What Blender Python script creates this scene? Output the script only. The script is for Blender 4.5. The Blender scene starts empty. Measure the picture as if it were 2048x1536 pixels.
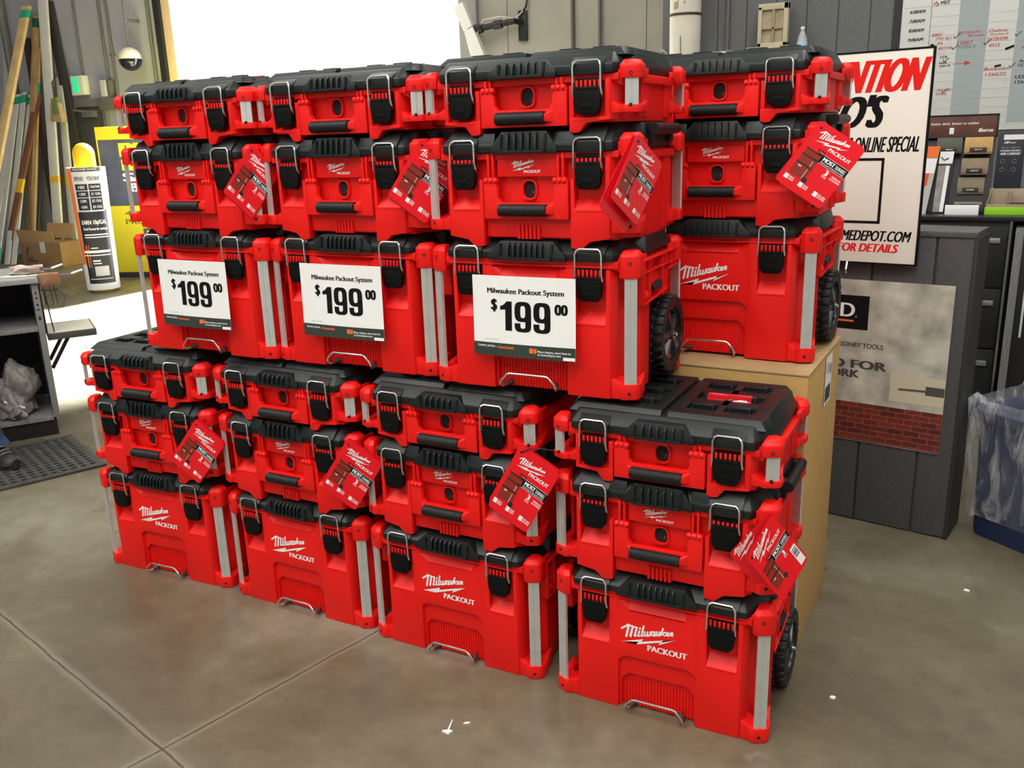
import bpy, bmesh, math, random
from mathutils import Vector, Matrix, noise as mnoise

# ------------------------------------------------------------------ camera, world, light, exposure
SC = bpy.context.scene
COL = SC.collection
R_ = ((0.89007289, 0.45476892, -0.03091085),
      (-0.09586251, 0.25305643, 0.96269041),
      (-0.44562387, 0.85390144, -0.26883396))       # right, up, forward
cam = bpy.data.cameras.new('camera'); cam_o = bpy.data.objects.new('camera', cam); COL.objects.link(cam_o)
cam.sensor_fit = 'HORIZONTAL'; cam.sensor_width = 36.0; cam.lens = 1782.187 / 2048 * 36.0
cam.clip_start = 0.02; cam.clip_end = 300
M_ = Matrix(((R_[0][0], R_[1][0], -R_[2][0], 0.6154), (R_[0][1], R_[1][1], -R_[2][1], -1.9215),
             (R_[0][2], R_[1][2], -R_[2][2], 1.4604), (0, 0, 0, 1)))
cam_o.matrix_world = M_
SC.camera = cam_o
SC.view_settings.view_transform = 'Standard'; SC.view_settings.look = 'None'
SC.view_settings.gamma = 1.0; SC.view_settings.use_curve_mapping = False
SC.view_settings.exposure = 0.0

W = bpy.data.worlds.new('world'); SC.world = W; W.use_nodes = True
W.node_tree.nodes['Background'].inputs[0].default_value = (0.96, 0.98, 1.0, 1)
W.node_tree.nodes['Background'].inputs[1].default_value = 1.06

def lamp(name, kind, loc, rot, energy, color=(1, 1, 1), size=None, angle=None):
    l = bpy.data.lights.new(name, kind); l.energy = energy; l.color = color
    if kind == 'AREA':
        l.shape = 'RECTANGLE'; l.size, l.size_y = size
    if kind == 'SUN': l.angle = angle
    o = bpy.data.objects.new(name, l); COL.objects.link(o); o.location = loc; o.rotation_euler = rot
    return o
sun_dir = Vector((0.02, -1.0, -0.77)).normalized()
lamp('sun', 'SUN', (-6, 12, 9), sun_dir.to_track_quat('-Z', 'Y').to_euler(), 115.0, (.93, .97, 1.0), angle=math.radians(4))
# the store's ceiling light rows
for (x, y, e) in ((0.3, -2.0, 118), (-2.9, -1.8, 112), (3.2, -1.4, 90), (-6.2, -1.0, 70), (0.8, 2.2, 85), (-3.6, 3.0, 60), (-1.0, -4.6, 95), (2.4, -4.6, 85), (-4.6, -4.6, 60)):
    lamp('ceiling_lamp', 'AREA', (x, y, 4.9), (0, 0, 0), e, (1, .985, .95), size=(1.6, 2.4))

# ------------------------------------------------------------------ materials
MATS = {}
def mat(name, col, rough=.5, metal=0., spec=.5, noise=None, bump=None, emit=None, alpha=None, coat=0.):
    """noise=(scale, amount) mottles the colour, bump=(scale, strength) roughens the surface."""
    if name in MATS: return MATS[name]
    m = bpy.data.materials.new(name); m.use_nodes = True; nt = m.node_tree; b = nt.nodes['Principled BSDF']
    b.inputs['Base Color'].default_value = (*col, 1); b.inputs['Roughness'].default_value = rough
    b.inputs['Metallic'].default_value = metal; b.inputs['Specular IOR Level'].default_value = spec
    b.inputs['Coat Weight'].default_value = coat
    if alpha is not None: b.inputs['Alpha'].default_value = alpha
    tc = nt.nodes.new('ShaderNodeTexCoord')
    if noise:
        n = nt.nodes.new('ShaderNodeTexNoise'); n.inputs['Scale'].default_value = noise[0]; n.inputs['Detail'].default_value = 6
        nt.links.new(tc.outputs['Object'], n.inputs['Vector'])
        r = nt.nodes.new('ShaderNodeMapRange'); r.inputs[1].default_value = .3; r.inputs[2].default_value = .7
        r.inputs[3].default_value = 1 - noise[1]; r.inputs[4].default_value = 1 + noise[1]
        nt.links.new(n.outputs['Fac'], r.inputs[0])
        mx = nt.nodes.new('ShaderNodeMix'); mx.data_type = 'RGBA'; mx.blend_type = 'MULTIPLY'; mx.inputs[0].default_value = 1
        mx.inputs[6].default_value = (*col, 1); nt.links.new(r.outputs[0], mx.inputs[7])
        nt.links.new(mx.outputs[2], b.inputs['Base Color'])
    if bump:
        n2 = nt.nodes.new('ShaderNodeTexNoise'); n2.inputs['Scale'].default_value = bump[0]; n2.inputs['Detail'].default_value = 3
        nt.links.new(tc.outputs['Object'], n2.inputs['Vector'])
        bp = nt.nodes.new('ShaderNodeBump'); bp.inputs['Strength'].default_value = bump[1]; bp.inputs['Distance'].default_value = .002
        nt.links.new(n2.outputs['Fac'], bp.inputs['Height']); nt.links.new(bp.outputs['Normal'], b.inputs['Normal'])
    if emit:
        b.inputs['Emission Color'].default_value = (*emit[0], 1); b.inputs['Emission Strength'].default_value = emit[1]
    MATS[name] = m
    return m
def s2l(r, g, b):
    f = lambda c: (c / 255 / 12.92) if c <= 10 else ((c / 255 + .055) / 1.055) ** 2.4
    return (f(r), f(g), f(b))
RED = mat('red moulded plastic', (.80, .0095, .0075), .42, spec=.30, bump=(900, .10))
BLK = mat('black moulded plastic', (.0045, .0085, .0088), .42, spec=.42, bump=(1100, .12))
BLKL = mat('deep black plastic', (.0028, .0036, .0035), .5, spec=.16, bump=(1100, .12))
BLK2 = mat('black rubber', (.0085, .0100, .0105), .5, spec=.38, bump=(300, .3))
ALU = mat('brushed aluminium', (.62, .64, .62), .42, metal=.55, noise=(30, .06))
STEEL = mat('bright steel wire', (.72, .74, .74), .22, metal=1.)
DARK = mat('painted hole shade', (.006, .005, .005), .8)  # near-black colour stands in for the shade inside holes
DRED = mat('painted recess shade red', (.09, .006, .006), .6)  # the moulded red, darkened in colour for shaded recesses
WHT = mat('white print', (.86, .86, .85), .6)
BLKP = mat('black print', (.005, .005, .005), .7, spec=.15)
PAPER = mat('white paper', (.84, .84, .82), .65)
BAND = mat('dark green grey print', (.035, .050, .040), .6, spec=.2)
ORG = mat('orange print', (.85, .16, .02), .55)
TAG = mat('glossy red card', (.80, .009, .018), .3, spec=.3)
TAGD = mat('dark red card', (.22, .008, .012), .3)
REDP = mat('red print', (.80, .016, .012), .7, spec=.15)
GREYP = mat('grey print', (.55, .55, .54), .6)

# ------------------------------------------------------------------ mesh building
_text_cache = {}
def text_mesh(s, bold=0.0, shear=0.0):
    key = (s, bold, shear)
    if key in _text_cache: return _text_cache[key]
    cu = bpy.data.curves.new('t', 'FONT'); cu.body = s; cu.offset = bold; cu.shear = shear; cu.resolution_u = 4
    o = bpy.data.objects.new('t', cu); COL.objects.link(o)
    dg = bpy.context.evaluated_depsgraph_get()
    me = bpy.data.meshes.new_from_object(o.evaluated_get(dg))
    vs = [v.co.copy() for v in me.vertices]; fs = [list(p.vertices) for p in me.polygons]
    bpy.data.objects.remove(o); bpy.data.curves.remove(cu); bpy.data.meshes.remove(me)
    x0 = min(v.x for v in vs); x1 = max(v.x for v in vs); y0 = min(v.y for v in vs); y1 = max(v.y for v in vs)
    r = ([((v.x - x0) / (x1 - x0), (v.y - y0) / (y1 - y0)) for v in vs], fs, x1 - x0)
    _text_cache[key] = r
    return r

class MB:
    def __init__(s, off=(0, 0, 0)):
        s.v = []; s.f = []; s.m = []; s.i = 0; s.off = Vector(off); s.xf = None
    def add(s, vs, fs):
        n = len(s.v)
        for c in vs:
            c = Vector(c)
            if s.xf is not None: c = s.xf @ c
            s.v.append(c + s.off)
        for f in fs: s.f.append([n + k for k in f]); s.m.append(s.i)
    def bm(s, b, bevel=0., seg=2, ang=.45):
        bmesh.ops.recalc_face_normals(b, faces=b.faces)
        if bevel:
            ed = [e for e in b.edges if len(e.link_faces) == 2 and e.calc_face_angle(0) > ang]
            bmesh.ops.bevel(b, geom=ed, offset=bevel, segments=seg, affect='EDGES', clamp_overlap=True, profile=.6)
        b.verts.index_update()
        s.add([v.co for v in b.verts], [[v.index for v in f.verts] for f in b.faces]); b.free()
    def prism(s, poly, axis, lo, hi, bevel=0., seg=2):
        b = bmesh.new()
        def P(a, c, t): return {'x': (t, a, c), 'y': (a, t, c), 'z': (a, c, t)}[axis]
        v0 = [b.verts.new(P(a, c, lo)) for a, c in poly]; v1 = [b.verts.new(P(a, c, hi)) for a, c in poly]
        b.faces.new(v0); b.faces.new(v1)
        n = len(poly)
        for i in range(n): b.faces.new((v0[i], v0[(i + 1) % n], v1[(i + 1) % n], v1[i]))
        s.bm(b, bevel, seg)
    def box(s, x0, x1, y0, y1, z0, z1, bevel=0., seg=2):
        s.prism([(x0, z0), (x1, z0), (x1, z1), (x0, z1)], 'y', y0, y1, bevel, seg)
    def hull(s, pts, bevel=0., seg=2):
        b = bmesh.new()
        for p in pts: b.verts.new(p)
        r = bmesh.ops.convex_hull(b, input=b.verts)
        bmesh.ops.delete(b, geom=list({g for g in r['geom_interior'] if isinstance(g, bmesh.types.BMVert)}), context='VERTS')
        bmesh.ops.dissolve_limit(b, angle_limit=.02, verts=b.verts, edges=b.edges)
        s.bm(b, bevel, seg)
    def tube(s, path, r, n=8, closed=False, rad=None):
        P = [Vector(p) for p in path]; L = len(P); rings = []; up = None
        for i, p in enumerate(P):
            a = P[i - 1] if (i > 0 or closed) else p; c = P[(i + 1) % L] if (i < L - 1 or closed) else p
            t = (c - a).normalized()
            if up is None: up = t.orthogonal().normalized()
            up = (up - t * up.dot(t)).normalized(); side = t.cross(up)
            rr = rad[i] if rad else r
            rings.append([p + (up * math.cos(2 * math.pi * k / n) + side * math.sin(2 * math.pi * k / n)) * rr for k in range(n)])
        vs = [v for rg in rings for v in rg]; fs = []
        for i in range(L if closed else L - 1):
            j = (i + 1) % L
            for k in range(n): fs.append([i * n + k, i * n + (k + 1) % n, j * n + (k + 1) % n, j * n + k])
        if not closed: fs.append(list(range(n))[::-1]); fs.append([(L - 1) * n + k for k in range(n)])
        s.add(vs, fs)
    def lathe(s, prof, axis='z', n=32, c=(0, 0, 0)):
        """prof = (radius, height) pairs, turned about the axis through c."""
        vs = []; fs = []; L = len(prof)
        for k in range(n):
            a = 2 * math.pi * k / n
            for r, h in prof:
                q = (r * math.cos(a), r * math.sin(a), h)
                q = {'z': q, 'x': (q[2], q[0], q[1]), 'y': (q[0], q[2], q[1])}[axis]
                vs.append((q[0] + c[0], q[1] + c[1], q[2] + c[2]))
        for k in range(n):
            k2 = (k + 1) % n
            for i in range(L - 1): fs.append([k * L + i, k2 * L + i, k2 * L + i + 1, k * L + i + 1])
        b = bmesh.new(); V = [b.verts.new(v) for v in vs]
        for f in fs:
            try: b.faces.new([V[i] for i in f])
            except ValueError: pass
        bmesh.ops.remove_doubles(b, verts=b.verts, dist=1e-6)
        s.bm(b)
    def quad(s, o, ex, ez):
        o, ex, ez = Vector(o), Vector(ex), Vector(ez); s.add([o, o + ex, o + ex + ez, o + ez], [[0, 1, 2, 3]])
    def text(s, t, o, ex, ez, bold=.02, shear=0.):
        """t fills the parallelogram o, ex, ez."""
        vs, fs, wd = text_mesh(t, 0., shear); o, ex, ez = Vector(o), Vector(ex), Vector(ez)
        nn = ex.cross(ez).normalized(); k = max(0., bold) * .95 / wd      # heavier weights: the strokes are widened sideways
        for i, d in enumerate((0,) if k == 0 else (-k, 0, k) if bold < .05 else [k * q / 4 for q in range(-4, 5)]):
            s.add([o + ex * (k + d + a * (1 - 2 * k)) + ez * c + nn * 1.2e-5 * i for a, c in vs], fs)
    def nine(s, o, ex, ez):
        """heavy condensed 9 with slot counters, filling o, ex, ez"""
        o, ex, ez = Vector(o), Vector(ex), Vector(ez)
        def se(cx, cy, rx, ry, a): c_, s_ = math.cos(a), math.sin(a); return (cx + rx * math.copysign(abs(c_) ** .62, c_), cy + ry * math.copysign(abs(s_) ** .62, s_))
        def band(A, B):
            P = [o + ex * x + ez * z for x, z in A + B]; n = len(A); s.add(P, [[i, i + 1, n + i + 1, n + i] for i in range(n - 1)])
        A = [2 * math.pi * k / 40 for k in range(41)]
        band([se(.5, .67, .5, .33, a) for a in A], [se(.5, .67, .15, .20, a) for a in A])
        A = [-math.pi + math.pi * k / 24 for k in range(25)]
        band([(0, .29)] + [se(.5, .25, .5, .25, a) for a in A] + [(1, .70)], [(.35, .29)] + [se(.5, .25, .15, .13, a) for a in A] + [(.65, .45)])
    def ribbon(s, pts, w, o, ex, ez, lift=0.):
        """flat stroke of width w along 2-D pts, laid in the plane o, ex, ez (unit scale)."""
        o, ex, ez = Vector(o), Vector(ex), Vector(ez)
        P = [Vector((a, c)) for a, c in pts]
        nn = ex.cross(ez).normalized()
        for k, (a, c) in enumerate(zip(P, P[1:])):
            o = o + nn * 1.2e-5
            d = (c - a).normalized(); nrm = Vector((-d.y, d.x)) * w / 2; a2 = a - d * w * .3; c2 = c + d * w * .3
            s.add([o + ex * q.x + ez * q.y for q in (a2 - nrm, c2 - nrm, c2 + nrm, a2 + nrm)], [[0, 1, 2, 3]])
    def build(s, name, mats, parent=None, smooth=30):
        if not isinstance(mats, (list, tuple)): mats = [mats]
        me = bpy.data.meshes.new(name); me.from_pydata([tuple(v) for v in s.v], [], s.f)
        for m in mats: me.materials.append(m)
        me.polygons.foreach_set('material_index', s.m)
        if smooth:
            me.polygons.foreach_set('use_smooth', [True] * len(me.polygons)); me.set_sharp_from_angle(angle=math.radians(smooth))
        me.update()
        o = bpy.data.objects.new(name, me); COL.objects.link(o)
        if parent is not None: o.parent = parent
        return o

def tag(o, label=None, cat=None, group=None, kind=None):
    if label: o['label'] = label
    if cat: o['category'] = cat
    if group: o['group'] = group
    if kind: o['kind'] = kind
    return o
def thing(name, label, cat, loc=(0, 0, 0), rz=0., group=None):
    o = bpy.data.objects.new(name, None); COL.objects.link(o); o.empty_display_size = .05
    o.location = loc; o.rotation_euler = (0, 0, rz)
    return tag(o, label, cat, group)
def copy_tree(o, parent=None):
    c = o.copy(); COL.objects.link(c); c.parent = parent
    for ch in list(o.children): copy_tree(ch, c)
    return c

# ------------------------------------------------------------------ large structure
def bx(name, x0, x1, y0, y1, z0, z1, m, kind='structure', bevel=0.):
    b = MB(); b.box(x0, x1, y0, y1, z0, z1, bevel); return tag(b.build(name, m), kind=kind)
def floor_material():
    m = bpy.data.materials.new('polished concrete'); m.use_nodes = True; nt = m.node_tree; b = nt.nodes['Principled BSDF']
    N = nt.nodes.new; Lk = nt.links.new
    tc = N('ShaderNodeTexCoord')
    def noise(sc, det, rough=.55, dist=0.):
        n = N('ShaderNodeTexNoise'); n.inputs['Scale'].default_value = sc; n.inputs['Detail'].default_value = det
        n.inputs['Roughness'].default_value = rough; n.inputs['Distortion'].default_value = dist
        Lk(tc.outputs['Object'], n.inputs['Vector']); return n
    def ramp(src, stops):
        r = N('ShaderNodeValToRGB'); e = r.color_ramp.elements
        e[0].position, e[0].color = stops[0][0], (*stops[0][1], 1); e[1].position, e[1].color = stops[-1][0], (*stops[-1][1], 1)
        for p, c in stops[1:-1]: q = e.new(p); q.color = (*c, 1)
        Lk(src, r.inputs[0]); return r
    def mix(f, a, c, bt='MIX'):
        x = N('ShaderNodeMix'); x.data_type = 'RGBA'; x.blend_type = bt
        if isinstance(f, float): x.inputs[0].default_value = f
        else: Lk(f, x.inputs[0])
        for k, q in ((6, a), (7, c)):
            if isinstance(q, tuple): x.inputs[k].default_value = (*q, 1)
            else: Lk(q, x.inputs[k])
        return x.outputs[2]
    def math_(op, a, c=None):
        x = N('ShaderNodeMath'); x.operation = op
        for k, q in ((0, a), (1, c)):
            if q is None: continue
            if isinstance(q, (int, float)): x.inputs[k].default_value = q
            else: Lk(q, x.inputs[k])
        return x.outputs[0]
    base = ramp(noise(.9, 8, .6, .4).outputs['Fac'], [(.26, (.075, .057, .034)), (.48, (.145, .124, .080)), (.70, (.26, .235, .175))])
    fine = ramp(noise(14, 6, .7).outputs['Fac'], [(.3, (.80, .80, .80)), (.7, (1.16, 1.16, 1.16))])
    c = mix(1.0, base.outputs[0], fine.outputs[0], 'MULTIPLY')
    stain = ramp(noise(1.7, 4, .5, .8).outputs['Fac'], [(.55, (0, 0, 0)), (.72, (1, 1, 1))])
    c = mix(math_('MULTIPLY', stain.outputs[0], .5), c, (.105, .068, .045))
    spots = ramp(noise(5.5, 3, .5).outputs['Fac'], [(.70, (0, 0, 0)), (.76, (1, 1, 1))])
    c = mix(math_('MULTIPLY', spots.outputs[0], .28), c, (.36, .34, .29))
    # sawn control joints crossing at (-1.08, -0.64)
    sep = N('ShaderNodeSeparateXYZ'); mp = N('ShaderNodeMapping'); mp.vector_type = 'POINT'
    a = math.radians(14.2); mp.inputs['Rotation'].default_value = (0, 0, a)
    ox, oy = -1.08, -.64
    mp.inputs['Location'].default_value = (-(ox * math.cos(a) - oy * math.sin(a)), -(ox * math.sin(a) + oy * math.cos(a)), 0)
    Lk(tc.outputs['Object'], mp.inputs['Vector']); Lk(mp.outputs[0], sep.inputs[0])
    wob = noise(9, 3); wv = math_('MULTIPLY', math_('SUBTRACT', wob.outputs['Fac'], .5), .012)
    dists = []
    for k in (0, 1):
        d = math_('ADD', sep.outputs[k], wv)
        d = math_('ABSOLUTE', math_('SUBTRACT', math_('FLOORED_MODULO', math_('ADD', d, 2.1), 4.2), 2.1))
        dists.append(d)
    d = math_('MINIMUM', *dists)
    halo = N('ShaderNodeMapRange'); Lk(d, halo.inputs[0]); halo.inputs[1].default_value = .004; halo.inputs[2].default_value = .022; halo.inputs[3].default_value = .38; halo.inputs[4].default_value = 0
    c = mix(halo.outputs[0], c, (.30, .28, .22))
    line = N('ShaderNodeMapRange'); Lk(d, line.inputs[0]); line.inputs[1].default_value = .0015; line.inputs[2].default_value = .0045; line.inputs[3].default_value = .85; line.inputs[4].default_value = 0
    c = mix(line.outputs[0], c, (.04, .033, .024))
    Lk(c, b.inputs['Base Color'])
    rr = ramp(noise(3, 5).outputs['Fac'], [(.3, (.24, .24, .24)), (.7, (.40, .40, .40))])
    Lk(rr.outputs[0], b.inputs['Roughness']); b.inputs['Specular IOR Level'].default_value = .42
    bp = N('ShaderNodeBump'); bp.inputs['Strength'].default_value = .25; bp.inputs['Distance'].default_value = .004
    h = math_('SUBTRACT', math_('MULTIPLY', noise(60, 4).outputs['Fac'], .25), math_('MULTIPLY', line.outputs[0], 1.0))
    Lk(h, bp.inputs['Height']); Lk(bp.outputs[0], b.inputs['Normal'])
    return m
bx('floor', -16, 7, -7, 6.7, -.12, 0, floor_material())
PAVE = mat('sunlit outside paving', (.55, .54, .52), .8, noise=(2, .08))
bx('trim_2', -40, 20, 6.7, 60, -.14, -.02, PAVE)
WGREY = mat('grey painted wall', (.36, .37, .445), .55, noise=(3, .06))
WBEI = mat('warm grey painted panel', (.36, .345, .29), .6, noise=(2.5, .07))
WDK = mat('dark grey painted panel', (.125, .132, .130), .6, noise=(40, .12), bump=(120, .3))
WDARK = mat('near black trim', (.012, .013, .015), .5)
def grooved(name, x0, x1, y, depth, z0, z1, step, phase, m, axis='x'):
    """panel of planks whose seams are real grooves"""
    b = MB(); x = x0
    cuts = [x0]; g = math.ceil((x0 - phase) / step) * step + phase
    while g < x1 - .01:
        if g > x0 + .01: cuts.append(g)
        g += step
    cuts.append(x1)
    b.box(x0, x1, y + .012, y + depth, z0, z1)
    for a, c in zip(cuts, cuts[1:]): b.box(a + .004, c - .004, y, y + .02, z0, z1)
    return tag(b.build(name, m), kind='structure')
bx('wall_left', -16, -8.46, 6.5, 6.7, 0, 5.2, WGREY)
grooved('wall_back', -4.14, -1.56, 6.5, .2, 0, 5.2, .72, -2.26, WBEI)
bx('wall_lintel', -8.46, -4.14, 6.5, 6.7, 4.1, 5.2, WGREY)
grooved('wall_right', -1.56, 6.5, 4.8, .15, 0, 5.2, .2032, -1.13 - .02, WDK)
bx('wall_return', -1.56, -1.46, 4.96, 6.5, 0, 5.2, WDK)
bx('wall_front', -16, 7, -7.2, -7, 0, 5.2, mat('pale store wall', (.52, .51, .49), .8))
bx('wall_side', 7, 7.2, -7, 6.7, 0, 5.2, MATS['pale store wall'])
bx('wall_far_left', -16.2, -16, -7, 6.7, 0, 5.2, MATS['pale store wall'])
bx('ceiling', -16, 7, -7, 6.7, 5.2, 5.4, mat('white roof deck', (.62, .62, .60), .8))
CREAM = mat('cream painted jamb', (.62, .47, .33), .6)
bx('trim_1', -8.46, -8.36, 6.42, 6.72, 0, 4.1, WDARK, bevel=.004)
bx('trim_3', -8.36, -8.22, 6.46, 6.70, 0, 4.1, CREAM, bevel=.004)
bx('trim_4', -4.22, -4.02, 6.44, 6.70, 0, 4.1, mat('grey steel jamb', (.30, .30, .29), .5), bevel=.004)
bx('trim_5', .01, .06, 4.785, 4.80, 0, 5.2, WDARK)
# man door in the left wall
dr = thing('door_1', None, None, (-9.93, 6.5, 0)); tag(dr, kind='structure')
b = MB(); DG = mat('grey door paint', (.16, .16, .165), .5)
b.box(-.36, -.28, -.05, .02, 0, 2.06, .004); b.box(.28, .36, -.05, .02, 0, 2.06, .004); b.box(-.36, .36, -.05, .02, 1.99, 2.09, .004)
b.build('door_frame', DG, dr)
b = MB(); b.box(-.28, .28, -.015, .015, 0, 1.99, .003); b.build('door_leaf', mat('dark door paint', (.075, .075, .078), .5), dr)
b = MB(); b.box(-.05, .16, -.10, -.015, 1.86, 1.94, .006); b.tube([(.1, -.08, 1.93), (-.14, -.14, 1.95), (-.2, -.04, 1.99)], .012); b.build('door_closer', mat('grey closer metal', (.22, .22, .22), .4, metal=.5), dr)

# ------------------------------------------------------------------ the tool boxes
# local frame: origin at the middle of the front, on the surface it rests on; x right, y into the box, z up
LOGO_BOLT = [(218, 690), (388, 633), (373, 657), (535, 606), (519, 628), (630, 582), (500, 652), (516, 628), (334, 688), (353, 662)]
LOGO_STROKES = [([(222, 582), (276, 541)], 15), ([(278, 540), (258, 640)], 17), ([(308, 545), (290, 632)], 17), ([(338, 548), (322, 622)], 15),
                ([(274, 548), (300, 545)], 12), ([(304, 552), (334, 548)], 12), ([(322, 622), (334, 616)], 10),
                ([(358, 572), (348, 616), (358, 612)], 13), ([(363, 548), (360, 556)], 14), ([(390, 524), (372, 610), (382, 606)], 13),
                ([(398, 568), (394, 602), (412, 598), (420, 566)], 12), ([(420, 566), (416, 598), (434, 592), (442, 558)], 12),
                ([(474, 552), (452, 558), (446, 586), (464, 584), (474, 552)], 11), ([(474, 552), (466, 586), (476, 582)], 11),
                ([(490, 546), (482, 578), (500, 574), (510, 542)], 12), ([(510, 542), (502, 572), (511, 570)], 11),
                ([(534, 510), (516, 570)], 13), ([(552, 536), (524, 552), (546, 566)], 11),
                ([(556, 556), (576, 546), (574, 534), (560, 540), (556, 560), (576, 560)], 10),
                ([(586, 549), (606, 538), (603, 527), (590, 532), (586, 552), (606, 552)], 10)]
def logo(b, o, ex, ez, k, packout=(418, 718, 294, 46), lift=None):
    """white script wordmark over a lightning bolt, origin = left tip of the bolt, k = metres per drawing unit"""
    o, ex, ez = Vector(o), Vector(ex), Vector(ez)
    P = lambda x, y: ((x - 218) * k, (690 - y) * k)
    bmx = bmesh.new()
    vs = [bmx.verts.new(o + ex * a + ez * c) for a, c in (P(*q) for q in LOGO_BOLT)]
    f = bmx.faces.new(vs); bmesh.ops.triangulate(bmx, faces=[f]); b.bm(bmx)
    nn = ex.cross(ez).normalized()
    for i, (pts, w) in enumerate(LOGO_STROKES): b.ribbon([P(*q) for q in pts], w * k, o + nn * (2e-5 + 6e-5 * (i % 4)), ex, ez)
    if packout:
        a, c = P(packout[0], packout[1])
        b.text('PACKOUT', o + ex * a + ez * c, ex * packout[2] * k, ez * packout[3] * k, .045)

def corner_cap(sx, back, top, z0, z1, depth):
    """moulded corner block; top caps rise to a slanted crown"""
    b = MB()
    yy = (lambda y: depth - y) if back else (lambda y: y)
    plan = [(.236, .002), (.249, -.004), (.277, .0095), (.2825, .018), (.2825, .046), (.264, .060), (.240, .046)]
    pts = [(sx * x, yy(y), z0) for x, y in plan] + [(sx * x, yy(y), z1) for x, y in plan]
    if top:
        cr = [(.242, .014), (.251, .009), (.270, .018), (.274, .040), (.258, .052), (.243, .042)]
        pts += [(sx * x, yy(y), z1 + .012) for x, y in cr]
    b.hull(pts, .003)
    if top:     # web that ties the cap to the rim
        b.hull([(sx * x, yy(y), z) for x, y, z in ((.205, .012, z1 - .030), (.24, .010, z1 - .042), (.205, .012, z1 - .012), (.24, .010, z1 - .006),
                                                  (.205, .05, z1 - .030), (.24, .05, z1 - .042), (.205, .05, z1 - .012), (.24, .05, z1 - .006))], .002)
        b.hull([(sx * x, yy(y), z) for x, y, z in ((.262, .05, z1 - .04), (.276, .05, z1 - .04), (.262, .05, z1 - .004), (.276, .05, z1 - .004),
                                                  (.262, .10, z1 - .018), (.272, .10, z1 - .018), (.262, .10, z1 - .004), (.272, .10, z1 - .004))], .002)
    else:       # sloped saddle under the bar
        b.hull([(sx * x, yy(y), z) for x, y, z in ((.216, .004, z0), (.24, .004, z0), (.216, .004, z1 + .010), (.242, .004, z1 - .004),
                                                  (.216, .05, z0), (.24, .05, z0), (.216, .05, z1 + .016), (.242, .05, z1))], .002)
        b.hull([(sx * x, yy(y), z) for x, y, z in ((.255, .05, z0), (.278, .05, z0), (.255, .05, z1), (.278, .05, z1 - .002),
                                                  (.255, .10, z0), (.270, .10, z0), (.255, .10, z1 - .002), (.270, .10, z1 + .012))], .002)
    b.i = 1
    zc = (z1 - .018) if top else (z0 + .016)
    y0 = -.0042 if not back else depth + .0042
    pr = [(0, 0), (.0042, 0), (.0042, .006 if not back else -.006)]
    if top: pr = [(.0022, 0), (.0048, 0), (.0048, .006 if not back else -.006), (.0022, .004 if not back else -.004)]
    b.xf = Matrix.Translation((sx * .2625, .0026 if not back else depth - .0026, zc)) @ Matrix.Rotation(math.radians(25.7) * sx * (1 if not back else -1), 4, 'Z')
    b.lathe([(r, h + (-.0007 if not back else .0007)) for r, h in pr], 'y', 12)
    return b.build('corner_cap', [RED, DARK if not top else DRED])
def corner_bar(sx, back, z0, z1, depth):
    b = MB(); yy = (lambda y: depth - y) if back else (lambda y: y)
    p = [(.2505, .0005), (.2625, .0066), (.2632, .0082), (.2645, .0076), (.2770, .0140), (.2740, .0205), (.2475, .0070)]
    b.prism([(sx * x, yy(y)) for x, y in p], 'z', z0, z1, 0)
    return b.build('corner_bar', ALU, smooth=0)
def latch(xc, zt, zb, zlid, bail_bottom, bail_top, parent):
    """black paddle latch, its steel bail is a sub-part; zt/zb = paddle top and bottom"""
    b = MB(); hw = .0305
    h = zt - zb
    poly = [(-hw, zt), (-hw - .002, zt - h * .42), (-hw + .001, zb + h * .18), (-hw + .010, zb), (hw - .010, zb), (hw - .001, zb + h * .18), (hw + .002, zt - h * .42), (hw, zt)]
    b.prism([(xc + x, z) for x, z in poly], 'y', -.013, .004, .0025)
    b.box(xc - hw - .001, xc + hw + .001, -.004, .004, zt - .004, zt + .018, .001)
    b.box(xc - .013, xc + .013, -.0145, -.010, zb + h * .24, zb + h * .40, .001)
    b.box(xc - hw + .004, xc + hw - .004, -.0145, -.010, zt - .006, zt - .002, .0008)
    o = b.build('latch', BLKL, parent)
    b = MB(); w = .0335; y = -.0150
    path = [(xc - w + .002, -.004, bail_bottom - .004), (xc - w - .002, y + .002, bail_bottom + .004), (xc - w, y, bail_bottom + .018), (xc - w, y, bail_top - .012), (xc - w + .003, y + .002, bail_top - .004), (xc - w + .010, y + .006, bail_top),
            (xc + w - .010, y + .006, bail_top), (xc + w - .003, y + .002, bail_top - .004), (xc + w, y, bail_top - .012), (xc + w, y, bail_bottom + .018), (xc + w + .002, y + .002, bail_bottom + .004), (xc + w - .002, -.004, bail_bottom - .004)]
    b.tube(path, .0026, 8); b.build('bail', STEEL, o)
def teeth(b, xc, z0, z1):
    for k in range(6):
        x = xc - .027 + k * .0108
        b.box(x - .0028, x + .0028, -.007, .012, z0, z1, .0012)
def lid_shell(b, z0, zt, rise=.016, front=-.006, flat=False):
    plan0 = [(.222, front), (.240, .052), (.258, .066), (.258, .330), (.240, .344), (.222, .398)]
    plan2 = [(.205, .040), (.222, .060), (.232, .085), (.232, .312), (.222, .336), (.205, .356)]
    if flat: plan2 = [(.212, .026), (.232, .052), (.243, .075), (.243, .322), (.232, .340), (.212, .372)]
    full = lambda p, z: [(x, y, z) for x, y in p] + [(-x, y, z) for x, y in p]
    b.hull(full(plan0, z0) + full(plan0, z0 + rise) + full(plan2, zt), .003)
    for sx in (-1, 1):                      # pads under the bails
        xc = sx * .164
        b.hull([(xc + x, y, z) for x in (-.040, .040) for y, z in ((-.010, z0 - .002), (-.010, z0 + rise + .002), (.020, zt - .006), (.03, z0))], .002)
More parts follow.
